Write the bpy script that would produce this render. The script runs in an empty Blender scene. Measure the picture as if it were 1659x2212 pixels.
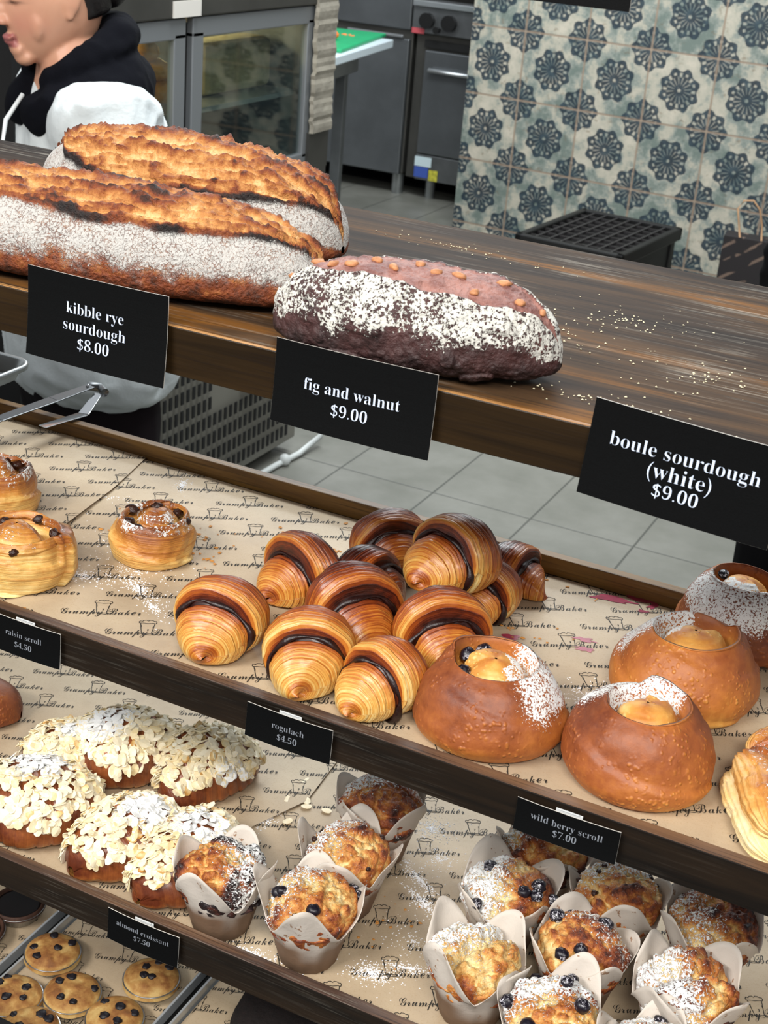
import bpy, bmesh, math, random
import numpy as np
from mathutils import Vector, Matrix

SC = bpy.context.scene
COL = SC.collection
R = math.radians
random.seed(4)

# ------------------------------------------------------------------ camera, world, lights, exposure
W_PX, H_PX, F_PX = 1659, 2212, 3107.9
cam = bpy.data.cameras.new('camera')
cam.sensor_fit = 'VERTICAL'
cam.sensor_height = 24.0
cam.lens = F_PX / H_PX * 24.0
cam.clip_start = 0.05
cam.clip_end = 60
camo = bpy.data.objects.new('camera', cam)
COL.objects.link(camo)
right = Vector((0.89291867, 0.44317793, 0.07930688))
up = Vector((-0.24948259, 0.3404288, 0.90656862))
fwd = Vector((-0.37477286, 0.82927773, -0.41454041))
cm = Matrix((right, up, -fwd)).transposed().to_4x4()
cm.translation = Vector((0, 0, 1.65))
camo.matrix_world = cm
cam.dof.use_dof = True
cam.dof.focus_distance = 1.28
cam.dof.aperture_fstop = 15.0
SC.camera = camo

world = bpy.data.worlds.new('room_light')
SC.world = world
world.use_nodes = True
_wt = world.node_tree
_tc = _wt.nodes.new('ShaderNodeTexCoord'); _sx = _wt.nodes.new('ShaderNodeSeparateXYZ'); _cr = _wt.nodes.new('ShaderNodeValToRGB'); _mr = _wt.nodes.new('ShaderNodeMapRange')
_wt.links.new(_tc.outputs['Generated'], _sx.inputs[0]); _wt.links.new(_sx.outputs[2], _mr.inputs[0])
_mr.inputs[1].default_value = -1; _mr.inputs[2].default_value = 1
_wt.links.new(_mr.outputs[0], _cr.inputs[0])
_cr.color_ramp.elements[0].position = .42; _cr.color_ramp.elements[0].color = (.05, .05, .055, 1)
_cr.color_ramp.elements[1].position = .62; _cr.color_ramp.elements[1].color = (.92, .96, 1.0, 1)
_wt.links.new(_cr.outputs[0], _wt.nodes['Background'].inputs[0])
_wt.nodes['Background'].inputs[1].default_value = 0.55


def area(name, loc, target, size, size_y, power, color=(1, 1, 1), spread=180):
    l = bpy.data.lights.new(name, 'AREA')
    l.shape = 'RECTANGLE'
    l.size, l.size_y = size, size_y
    l.energy = power
    l.color = color
    l.spread = R(spread)
    o = bpy.data.objects.new(name, l)
    COL.objects.link(o)
    o.location = loc
    o.rotation_euler = (Vector(target) - Vector(loc)).to_track_quat('-Z', 'Y').to_euler()
    return o


area('shop_ceiling_light', (-1.3, -0.95, 2.8), (-0.5, 1.0, 1.0), 1.4, 0.5, 60, (1.0, 0.965, 0.92))
area('shop_ceiling_light', (0.6, -0.85, 2.8), (-0.3, 1.0, 1.0), 0.9, 0.5, 44, (1.0, 0.96, 0.91))
area('kitchen_ceiling_light', (-1.0, 2.5, 3.0), (-1.0, 2.3, 0), 1.4, 0.5, 46, (0.93, 0.98, 1.0))
area('kitchen_ceiling_light', (-2.2, 4.9, 3.0), (-2.2, 5.0, 0), 2.0, 1.0, 92, (0.92, 0.98, 1.0))

SC.view_settings.view_transform = 'Standard'
SC.view_settings.look = 'None'
SC.view_settings.gamma = 1.0
SC.view_settings.use_curve_mapping = False
SC.view_settings.exposure = 0.25

# ------------------------------------------------------------------ numeric helpers


def lin(h):
    h = h.lstrip('#')
    out = []
    for i in (0, 2, 4):
        c = int(h[i:i + 2], 16) / 255
        out.append(c / 12.92 if c <= 0.04045 else ((c + 0.055) / 1.055) ** 2.4)
    return (out[0], out[1], out[2], 1.0)


def _h(ix, iy, iz, seed):
    n = np.sin(ix * 127.1 + iy * 311.7 + iz * 74.7 + seed * 53.3) * 43758.5453
    return n - np.floor(n)


def vn(P, seed=0):
    """value noise 0..1 on an (...,3) array"""
    i = np.floor(P)
    f = P - i
    f = f * f * (3 - 2 * f)
    x, y, z = i[..., 0], i[..., 1], i[..., 2]
    fx, fy, fz = f[..., 0], f[..., 1], f[..., 2]
    r = 0
    for dx in (0, 1):
        for dy in (0, 1):
            for dz in (0, 1):
                w = (fx if dx else 1 - fx) * (fy if dy else 1 - fy) * (fz if dz else 1 - fz)
                r = r + w * _h(x + dx, y + dy, z + dz, seed)
    return r


def fbm(P, seed=0, octv=4, gain=0.5):
    a, s, t = 1.0, 0.0, 0.0
    for k in range(octv):
        s = s + a * vn(P * (2 ** k), seed + k * 7)
        t += a
        a *= gain
    return s / t


def sst(a, b, x):
    t = np.clip((x - a) / (b - a), 0, 1)
    return t * t * (3 - 2 * t)


def gau(x, c, s):
    return np.exp(-((x - c) / s) ** 2)


# ------------------------------------------------------------------ object helpers
def tag(o, label=None, cat=None, group=None, kind=None):
    if label: o['label'] = label
    if cat: o['category'] = cat
    if group: o['group'] = group
    if kind: o['kind'] = kind
    return o


def empty(name, loc=(0, 0, 0), rz=0.0, label=None, cat=None, group=None):
    o = bpy.data.objects.new(name, None)
    o.empty_display_size = 0.02
    COL.objects.link(o)
    o.location = loc
    o.rotation_euler = (0, 0, rz)
    return tag(o, label, cat, group)


class MB:
    """collects shapes into one mesh"""
    def __init__(self):
        self.v, self.f, self.m, self.a = [], [], [], []
        self.use_attr = False

    def raw(self, V, F, mi=0, attr=None):
        b = len(self.v)
        self.v.extend([tuple(p) for p in V])
        self.f.extend([tuple(i + b for i in q) for q in F])
        self.m.extend([mi] * len(F))
        if attr is not None:
            self.use_attr = True
            A = np.asarray(attr, float)
            if A.ndim == 1: A = np.tile(A, (len(V), 1))
            self.a.extend([tuple(x) for x in A])
        else:
            self.a.extend([(0, 0, 0, 1)] * len(V))
        return self

    def grid(self, P, wrap_u=False, wrap_v=False, attr=None, mi=0, flip=False):
        nu, nv = P.shape[:2]
        F = []
        for i in range(nu if wrap_u else nu - 1):
            for j in range(nv if wrap_v else nv - 1):
                a, b = i * nv + j, i * nv + (j + 1) % nv
                c, d = ((i + 1) % nu) * nv + (j + 1) % nv, ((i + 1) % nu) * nv + j
                F.append((a, d, c, b) if flip else (a, b, c, d))
        A = None if attr is None else attr.reshape(-1, attr.shape[-1])
        return self.raw(P.reshape(-1, 3), F, mi, A)

    def box(self, c, s, rz=0.0, mi=0, M=None, taper=None):
        hx, hy, hz = s[0] / 2, s[1] / 2, s[2] / 2
        V = []
        for z in (-hz, hz):
            k = 1.0 if (taper is None or z < 0) else taper
            for x, y in ((-hx, -hy), (hx, -hy), (hx, hy), (-hx, hy)):
                V.append(Vector((x * k, y * k, z)))
        rot = Matrix.Rotation(rz, 3, 'Z') if M is None else M
        V = [rot @ p + Vector(c) for p in V]
        return self.raw(V, [(3, 2, 1, 0), (4, 5, 6, 7), (0, 1, 5, 4), (1, 2, 6, 5), (2, 3, 7, 6), (3, 0, 4, 7)], mi)

    def tube(self, pts, rad, n=10, mi=0, cap=True, squash=1.0, upv=(0, 0, 1)):
        pts = [Vector(p) for p in pts]
        if not hasattr(rad, '__len__'): rad = [rad] * len(pts)
        P = np.zeros((len(pts), n, 3))
        for i, p in enumerate(pts):
            d = (pts[min(i + 1, len(pts) - 1)] - pts[max(i - 1, 0)]).normalized()
            u0 = Vector(upv)
            if abs(d.dot(u0)) > 0.97: u0 = Vector((1, 0, 0))
            s = d.cross(u0).normalized()
            t = s.cross(d)
            for j in range(n):
                a = 2 * math.pi * j / n
                P[i, j] = p + rad[i] * (math.cos(a) * s + math.sin(a) * squash * t)
        b = len(self.v)
        self.grid(P, wrap_v=True, mi=mi)
        if cap:
            self.f.append(tuple(b + j for j in range(n))); self.m.append(mi)
            e = b + (len(pts) - 1) * n
            self.f.append(tuple(e + j for j in reversed(range(n)))); self.m.append(mi)
        return self

    def ball(self, c, r, nu=10, nv=14, mi=0, attr=None, M=None, jit=0.0, seed=0):
        if not hasattr(r, '__len__'): r = (r, r, r)
        th = np.linspace(0.02, math.pi - 0.02, nu)[:, None]
        ph = np.linspace(0, 2 * math.pi, nv, endpoint=False)[None, :]
        P = np.stack([np.sin(th) * np.cos(ph), np.sin(th) * np.sin(ph), np.cos(th) + 0 * ph], -1)
        if jit: P = P * (1 + jit * (vn(P * 2.3 + seed * 5.1, seed) - 0.5))[..., None]
        P = P * np.array(r)
        if M is not None: P = P @ np.array(M).T
        P = P + np.array(c)
        A = None if attr is None else np.tile(np.array(attr, float), (nu, nv, 1))
        return self.grid(P, wrap_v=True, attr=A, mi=mi, flip=True)

    def poly(self, pts2, z0, z1, mi=0):
        """vertical prism over a polygon"""
        n = len(pts2)
        V = [(x, y, z0) for x, y in pts2] + [(x, y, z1) for x, y in pts2]
        F = [tuple(reversed(range(n))), tuple(range(n, 2 * n))] + [(i, (i + 1) % n, n + (i + 1) % n, n + i) for i in range(n)]
        return self.raw(V, F, mi)

    def build(self, name, mats, parent=None, smooth=False, bevel=0.0, loc=None, rz=None, auto=None):
        me = bpy.data.meshes.new(name)
        me.from_pydata(self.v, [], self.f)
        if not isinstance(mats, (list, tuple)): mats = [mats]
        for m in mats: me.materials.append(m)
        if len(mats) > 1: me.polygons.foreach_set('material_index', self.m)
        if self.use_attr:
            at = me.attributes.new('ca', 'FLOAT_COLOR', 'POINT')
            A = np.array([(list(a) + [1, 1, 1])[:4] for a in self.a], dtype=np.float32)
            at.data.foreach_set('color', A.ravel())
        if smooth: me.polygons.foreach_set('use_smooth', [True] * len(me.polygons))
        me.update()
        o = bpy.data.objects.new(name, me)
        COL.objects.link(o)
        if parent is not None: o.parent = parent
        if loc is not None: o.location = loc
        if rz is not None: o.rotation_euler = (0, 0, rz)
        if bevel:
            b = o.modifiers.new('bevel', 'BEVEL')
            b.width = bevel; b.segments = 2; b.limit_method = 'ANGLE'
        return o


def copy_tree(o, parent=None):
    c = o.copy()
    COL.objects.link(c)
    if parent is not None: c.parent = parent
    for ch in list(o.children): copy_tree(ch, c)
    return c


# ------------------------------------------------------------------ node helper
class NT:
    def __init__(self, name):
        self.mat = bpy.data.materials.new(name)
        self.mat.use_nodes = True
        self.t = self.mat.node_tree
        self.t.nodes.clear()
        self.out = self.t.nodes.new('ShaderNodeOutputMaterial')
        self.p = self.t.nodes.new('ShaderNodeBsdfPrincipled')
        self.t.links.new(self.p.outputs[0], self.out.inputs[0])
        self._oc = None

    def put(self, sock, v):
        if v is None: return
        if isinstance(v, bpy.types.NodeSocket): self.t.links.new(v, sock)
        else:
            if sock.type in ('RGBA',) and hasattr(v, '__len__') and len(v) == 3: v = tuple(v) + (1,)
            sock.default_value = v

    def obj(self):
        if self._oc is None:
            self._oc = self.t.nodes.new('ShaderNodeTexCoord').outputs['Object']
        return self._oc

    def mth(self, op, a, b=None, c=None, clamp=False):
        n = self.t.nodes.new('ShaderNodeMath')
        n.operation = op; n.use_clamp = clamp
        for i, v in enumerate((a, b, c)):
            if v is not None: self.put(n.inputs[i], v)
        return n.outputs[0]

    def add(self, a, b): return self.mth('ADD', a, b)
    def sub(self, a, b): return self.mth('SUBTRACT', a, b)
    def mul(self, a, b): return self.mth('MULTIPLY', a, b)

    def ss(self, x, a, b):
        n = self.t.nodes.new('ShaderNodeMapRange')
        n.interpolation_type = 'SMOOTHSTEP'
        self.put(n.inputs[0], x); self.put(n.inputs[1], a); self.put(n.inputs[2], b)
        return n.outputs[0]

    def noise(self, scale, detail=3, rough=0.5, vec=None, dist=0.0):
        n = self.t.nodes.new('ShaderNodeTexNoise')
        self.put(n.inputs['Vector'], vec if vec is not None else self.obj())
        n.inputs['Scale'].default_value = scale
        n.inputs['Detail'].default_value = detail
        n.inputs['Roughness'].default_value = rough
        n.inputs['Distortion'].default_value = dist
        return n.outputs[0]

    def voro(self, scale, feature='F1', vec=None, rnd=1.0):
        n = self.t.nodes.new('ShaderNodeTexVoronoi')
        n.feature = feature
        self.put(n.inputs['Vector'], vec if vec is not None else self.obj())
        n.inputs['Scale'].default_value = scale
        n.inputs['Randomness'].default_value = rnd
        return n.outputs['Distance']

    def xyz(self, v):
        n = self.t.nodes.new('ShaderNodeSeparateXYZ')
        self.put(n.inputs[0], v)
        return n.outputs[0], n.outputs[1], n.outputs[2]

    def vec(self, x, y, z):
        n = self.t.nodes.new('ShaderNodeCombineXYZ')
        self.put(n.inputs[0], x); self.put(n.inputs[1], y); self.put(n.inputs[2], z)
        return n.outputs[0]

    def vscale(self, v, s):
        n = self.t.nodes.new('ShaderNodeVectorMath')
        n.operation = 'MULTIPLY'
        self.put(n.inputs[0], v); n.inputs[1].default_value = s
        return n.outputs[0]

    def ramp(self, fac, stops, interp='LINEAR'):
        n = self.t.nodes.new('ShaderNodeValToRGB')
        self.put(n.inputs[0], fac)
        cr = n.color_ramp
        cr.interpolation = interp
        while len(cr.elements) < len(stops): cr.elements.new(0.5)
        for e, (p, c) in zip(cr.elements, stops):
            e.position = p
            e.color = lin(c) if isinstance(c, str) else c
        return n.outputs[0]

    def mix(self, fac, a, b):
        n = self.t.nodes.new('ShaderNodeMix')
        n.data_type = 'RGBA'
        self.put(n.inputs[0], fac)
        self.put(n.inputs[6], lin(a) if isinstance(a, str) else a)
        self.put(n.inputs[7], lin(b) if isinstance(b, str) else b)
        return n.outputs[2]

    def attr(self, name='ca'):
        n = self.t.nodes.new('ShaderNodeAttribute')
        n.attribute_name = name
        s = self.t.nodes.new('ShaderNodeSeparateColor')
        self.t.links.new(n.outputs['Color'], s.inputs[0])
        return s.outputs[0], s.outputs[1], s.outputs[2]

    def bump(self, h, strength=0.3, dist=0.001):
        n = self.t.nodes.new('ShaderNodeBump')
        n.inputs['Strength'].default_value = strength
        n.inputs['Distance'].default_value = dist
        self.put(n.inputs['Height'], h)
        self.t.links.new(n.outputs[0], self.p.inputs['Normal'])
        return n

    def set(self, **k):
        for key, v in k.items():
            self.put(self.p.inputs[key.replace('_', ' ')], lin(v) if isinstance(v, str) else v)
        return self


def plain(name, col, rough=0.5, metal=0.0, spec=None, nz=None, bump=None):
    n = NT(name)
    c = lin(col)
    if nz:
        dark = tuple(x * (1 - nz[1]) for x in c[:3]) + (1,)
        n.set(Base_Color=n.mix(n.ss(n.noise(nz[0], 4, 0.6), 0.3, 0.7), c, dark))
    else: n.set(Base_Color=c)
    n.set(Roughness=rough, Metallic=metal)
    if spec is not None: n.p.inputs['Specular IOR Level'].default_value = spec
    if bump: n.bump(n.noise(bump[0], 4, 0.6), bump[1], bump[2])
    return n.mat


def dough(name, stops, nscale=55, namt=0.35, rough=0.42, bump=(350, 0.35, 0.001), stripe=None, blister=None,
          sugar=True, coat=0.0, grain=420, dustcol='#f2f2f0', crack=None, thr=(.80, .37), haze=0.0):
    """baked dough: r = browning, g = dusting of sugar or flour, b = layer coordinate"""
    n = NT(name)
    r, g, b = n.attr()
    t = n.add(r, n.mul(n.sub(n.noise(nscale, 5, 0.6), 0.5), namt * 2))
    t = n.add(t, n.mul(n.sub(n.noise(nscale * 6, 3, 0.6), 0.5), namt * 0.7))
    hgt = n.noise(bump[0], 4, 0.6)
    if stripe:
        fr, amt = stripe
        sv = n.vec(n.mul(b, fr), n.mul(n.noise(30, 2), 1.2), 0.0)
        s = n.noise(1.0, 3, 0.65, vec=sv)
        t = n.add(t, n.mul(n.sub(s, 0.5), amt * 2))
        hgt = n.add(n.mul(hgt, 0.35), n.mul(s, 1.6))
    if blister:
        bl = n.voro(blister[0], 'SMOOTH_F1')
        bl = n.mul(n.sub(1.0, n.ss(bl, 0.05, 0.42)), n.ss(n.noise(40, 2), 0.42, 0.6))
        t = n.sub(t, n.mul(bl, blister[1]))
        hgt = n.add(n.mul(hgt, 0.4), n.mul(bl, 1.5))
    col = n.ramp(n.mth('MULTIPLY', t, 1.0, clamp=True), stops)
    rg = rough
    if crack:
        cv = n.voro(crack, 'DISTANCE_TO_EDGE', vec=None)
        cm_ = n.ss(cv, 0.01, 0.09)
        g = n.mul(g, n.add(0.66, n.mul(cm_, 0.34)))
    if sugar:
        m = n.noise(grain, 3, 0.7)
        m2 = n.noise(90, 3, 0.6)
        gg = n.add(g, n.mul(n.sub(m2, 0.5), 0.9))
        th = n.sub(thr[0], n.mul(gg, thr[1]))
        fac = n.ss(n.sub(m, th), 0.0, 0.06)
        fac = n.mul(fac, n.ss(g, 0.02, 0.12))
        if haze:
            hz_ = n.mul(n.ss(n.add(g, n.mul(n.sub(m2, .5), .8)), .25, .95), haze)
            fac = n.mth('MAXIMUM', n.mul(fac, .92), hz_)
        col = n.mix(fac, col, dustcol)
        rg = n.add(rough, n.mul(fac, 0.9 - rough))
        hgt = n.add(hgt, n.mul(fac, 0.6))
    n.set(Base_Color=col, Roughness=rg)
    n.p.inputs['Coat Weight'].default_value = coat
    n.p.inputs['Coat Roughness'].default_value = 0.25
    n.bump(hgt, bump[1], bump[2])
    return n.mat


M = {}
# pastry
M['lam'] = dough('glazed_laminated_pastry', [(0, '#f0d590'), (.2, '#dda853'), (.42, '#c0742b'), (.62, '#974718'), (.82, '#5e2410'), (1, '#2c0f09')],
                 40, .16, .3, (300, .55, .0011), stripe=(1.0, .52), sugar=True, coat=.34)
M['raisin'] = dough('raisin_scroll_pastry', [(0, '#efd796'), (.25, '#e0b467'), (.5, '#c4843c'), (.75, '#975522'), (1, '#5c2b13')],
                    45, .24, .38, (300, .7, .0015), stripe=(1.0, .36), coat=.12)
M['bun'] = dough('sweet_bun_crust', [(0, '#f0cd84'), (.2, '#dfa14e'), (.42, '#bd7433'), (.62, '#9a5428'), (.82, '#6e341a'), (1, '#2c130c')],
                 34, .26, .5, (300, .5, .0011), blister=(260, .2), coat=.0, grain=520, thr=(.77, .36))
M['muffin'] = dough('muffin_crust', [(0, '#ecd49a'), (.2, '#dcab62'), (.4, '#bf7634'), (.6, '#8b431e'), (.8, '#4c2115'), (1, '#1d1012')],
                    95, .5, .55, (300, .9, .0022), grain=480, thr=(.75, .36))
M['puff'] = dough('flaky_puff_pastry', [(0, '#f5e8bd'), (.3, '#ecca85'), (.55, '#d69a50'), (.8, '#a85d28'), (1, '#6a3015')],
                  50, .28, .42, (300, .6, .0012), stripe=(1.0, .14))
M['almbody'] = dough('almond_croissant_crust', [(0, '#e6cb8c'), (.25, '#cb944c'), (.5, '#98562b'), (.75, '#66301b'), (1, '#3c180e')],
                     45, .25, .35, (280, .5, .001), stripe=(1.0, .12), coat=.2)
M['tart'] = dough('tart_sponge', [(0, '#c9a768'), (.3, '#ae8145'), (.6, '#8a5829'), (1, '#4f2f1b')], 70, .4, .75, (600, .4, .0006), sugar=False)
M['loaf'] = dough('sourdough_crust', [(0, '#e0b47c'), (.2, '#c98f50'), (.42, '#a2632c'), (.6, '#7d3b19'), (.78, '#43200f'), (1, '#170d0b')],
                  75, .42, .65, (330, 1.0, .0026), grain=520, dustcol='#c3c2bd', crack=330, thr=(.76, .42), haze=.62)
M['fig'] = dough('dark_fig_loaf_crust', [(0, '#9c6f64'), (.25, '#6f443d'), (.5, '#472927'), (.75, '#2c1a19'), (1, '#140d0d')],
                 60, .3, .6, (260, 1.0, .002), grain=380, dustcol='#cdcbc2', thr=(.80, .38))
M['choc'] = plain('chocolate_filling', '#2a1310', .35, nz=(120, .6), bump=(300, .6, .001))
M['cake_side'] = plain('muffin_crumb', '#9a6a44', .8, nz=(200, .3))
nb = NT('baked_blueberry')
f_ = nb.ss(nb.noise(420, 3, .7), .52, .6)
nb.set(Base_Color=nb.mix(nb.mul(f_, nb.ss(nb.noise(60, 2), .42, .55)), '#15101c', '#cfcdd6'), Roughness=.38)
nb.bump(nb.noise(260, 3), .5, .001)
M['berry'] = nb.mat
M['raisin_fruit'] = plain('raisin_skin', '#35190f', .3, nz=(150, .5), bump=(400, .8, .0012))
M['walnut'] = plain('walnut_pieces', '#c98a5c', .6, nz=(200, .35), bump=(400, .5, .001))
M['jam'] = plain('berry_filling', '#34101f', .3, nz=(90, .5), bump=(250, .7, .002))
# almond flakes
nf = NT('flaked_almond')
r_, g_, b_ = nf.attr()
c_ = nf.ramp(nf.add(r_, nf.mul(nf.sub(nf.noise(180, 3), .5), .5)), [(0, '#f7ecd0'), (.45, '#efd9a4'), (.7, '#dba65c'), (1, '#9c5c28')])
m_ = nf.ss(nf.sub(nf.noise(300, 3, .7), nf.sub(.78, nf.mul(g_, .5))), 0, .06)
nf.set(Base_Color=nf.mix(m_, c_, '#f4f4f2'), Roughness=.45)
M['flake'] = nf.mat


def wood(name, cols, sc=(3, 60, 60), dust=0.0, rough=.45, spec=.4):
    n = NT(name)
    v = n.vscale(n.obj(), sc)
    a = n.noise(1.0, 5, .62, vec=v, dist=.6)
    b = n.noise(1.0, 3, .5, vec=n.vscale(n.obj(), (sc[0] * .35, sc[1] * .16, sc[2] * .16)), dist=1.0)
    t = n.add(n.mul(a, .55), n.mul(b, .5))
    col = n.ramp(n.ss(t, .32, .72), cols)
    fine = n.noise(1.0, 2, .5, vec=n.vscale(n.obj(), (sc[0] * 3, sc[1] * 9, sc[2] * 9)))
    col = n.mix(n.mul(n.ss(fine, .52, .7), .5), col, '#1a120d')
    if dust:
        d = n.noise(1.0, 4, .7, vec=n.vscale(n.obj(), (sc[0] * 4, sc[1] * 8, sc[2] * 8)))
        d2 = n.noise(7, 3, .6)
        f = n.mul(n.mul(n.ss(d, .5, .68), n.ss(d2, .42, .68)), dust)
        col = n.mix(f, col, '#c9c1b2')
    n.set(Base_Color=col, Roughness=rough)
    n.p.inputs['Specular IOR Level'].default_value = spec
    n.bump(fine, .25, .0006)
    return n.mat


M['wood_top'] = wood('worn_streaky_shelf_wood', [(0, '#1c1511'), (.3, '#33261c'), (.55, '#4a3623'), (.78, '#70491f'), (1, '#94682c')], (2.0, 26, 26), .34, .7, .12)
M['wood_front'] = wood('stained_edge_wood', [(0, '#110b05'), (.5, '#1e1408'), (1, '#2e200e')], (3, 40, 40), 0, .4, .3)
M['wood_amber'] = wood('amber_lit_edge', [(0, '#6b4522'), (.5, '#94683a'), (1, '#b98a55')], (3, 50, 50), .1, .5, .3)  # amber colour paints the lit line along the top shelf's front edge
M['wood_dark'] = wood('dark_stained_wood', [(0, '#0c0907'), (.5, '#15100c'), (1, '#251b12')], (3, 50, 50), .08, .45, .22)
M['wood_rim'] = wood('worn_rim_wood', [(0, '#2e211b'), (.5, '#4d392f'), (1, '#7c5c42')], (4, 70, 70), .3, .42, .5)
M['wood_back'] = wood('amber_rim_wood', [(0, '#3a2716'), (.5, '#60431f'), (1, '#8a6630')], (3, 40, 40), .15, .45, .4)

np_ = NT('kraft_baking_paper')
n1 = np_.noise(9, 5, .65)
c_ = np_.ramp(n1, [(.3, '#ab987f'), (.5, '#baa68a'), (.7, '#c5b294')])
c_ = np_.mix(np_.mul(np_.ss(np_.noise(700, 2), .5, .75), .35), c_, '#a68a66')
gr = np_.ss(np_.noise(4.5, 3, .6), .6, .75)
c_ = np_.mix(np_.mul(gr, .35), c_, '#9c7c55')
np_.set(Base_Color=c_, Roughness=.55)
np_.bump(np_.noise(14, 4, .6), .5, .004)
M['paper'] = np_.mat
M['ink'] = plain('paper_print_ink', '#2b2721', .7)

nc = NT('muffin_paper')
r_, g_, b_ = nc.attr()
sp = nc.mul(nc.ss(nc.noise(85, 3, .6), .63, .66), nc.sub(1.0, r_))
c_ = nc.mix(r_, '#e4dbd0', '#74502f')
c_ = nc.mix(nc.mul(sp, .8), c_, '#94602c')
nc.set(Base_Color=c_, Roughness=.6)
nc.p.inputs['Transmission Weight'].default_value = 0.0
tr = nc.t.nodes.new('ShaderNodeBsdfTranslucent')
tr.inputs[0].default_value = lin('#d8cbb8')
mx = nc.t.nodes.new('ShaderNodeMixShader')
mx.inputs[0].default_value = .22
nc.t.links.new(nc.p.outputs[0], mx.inputs[1]); nc.t.links.new(tr.outputs[0], mx.inputs[2])
nc.t.links.new(mx.outputs[0], nc.out.inputs[0])
nc.bump(nc.noise(120, 4, .7), .5, .0012)
M['case'] = nc.mat

M['card'] = plain('black_card', '#040506', .7, spec=.12, nz=(900, .5), bump=(900, .25, .0004))
M['card_edge'] = plain('white_card_core', '#d8d4cc', .7)
M['card_text'] = plain('pale_card_print', '#c8d4ea', .6)
M['card_text_dim'] = plain('grey_card_print', '#7b8088', .6)
M['clip'] = plain('frosted_plastic_clip', '#cfd2d2', .25)
M['sugar'] = plain('icing_sugar', '#f4f4f6', .9)
M['crumb'] = plain('pastry_crumbs', '#c98a42', .6)
M['stain'] = plain('berry_juice', '#a8304f', .35, nz=(120, .35))
M['steel'] = plain('brushed_steel', '#85888a', .38, .85, nz=(6, .25))
M['steel_light'] = plain('light_steel', '#b9bdc0', .3, .8, nz=(8, .15))
M['steel_dark'] = plain('dark_steel', '#5d5c58', .45, .7, nz=(5, .25))
M['alu'] = plain('aluminium', '#a9adad', .35, .9, nz=(20, .2))
M['chrome'] = plain('polished_steel', '#c9cccf', .16, 1.0)
M['foil'] = plain('foil_cup', '#b8b8b8', .28, .9)
M['black'] = plain('black_plastic', '#0b0b0c', .45)
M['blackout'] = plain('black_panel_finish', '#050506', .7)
M['recess_dark'] = plain('dark_recess', '#070707', .8)  # near-black painted for the shade inside vent slots and gaps
M['green'] = plain('green_polyethylene', '#139a63', .45, nz=(30, .12))
M['carrot'] = plain('carrot_flesh', '#f07a35', .5, nz=(90, .2))
M['white_top'] = plain('pale_worktop', '#c9d6dd', .3)
M['skin'] = None


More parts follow.
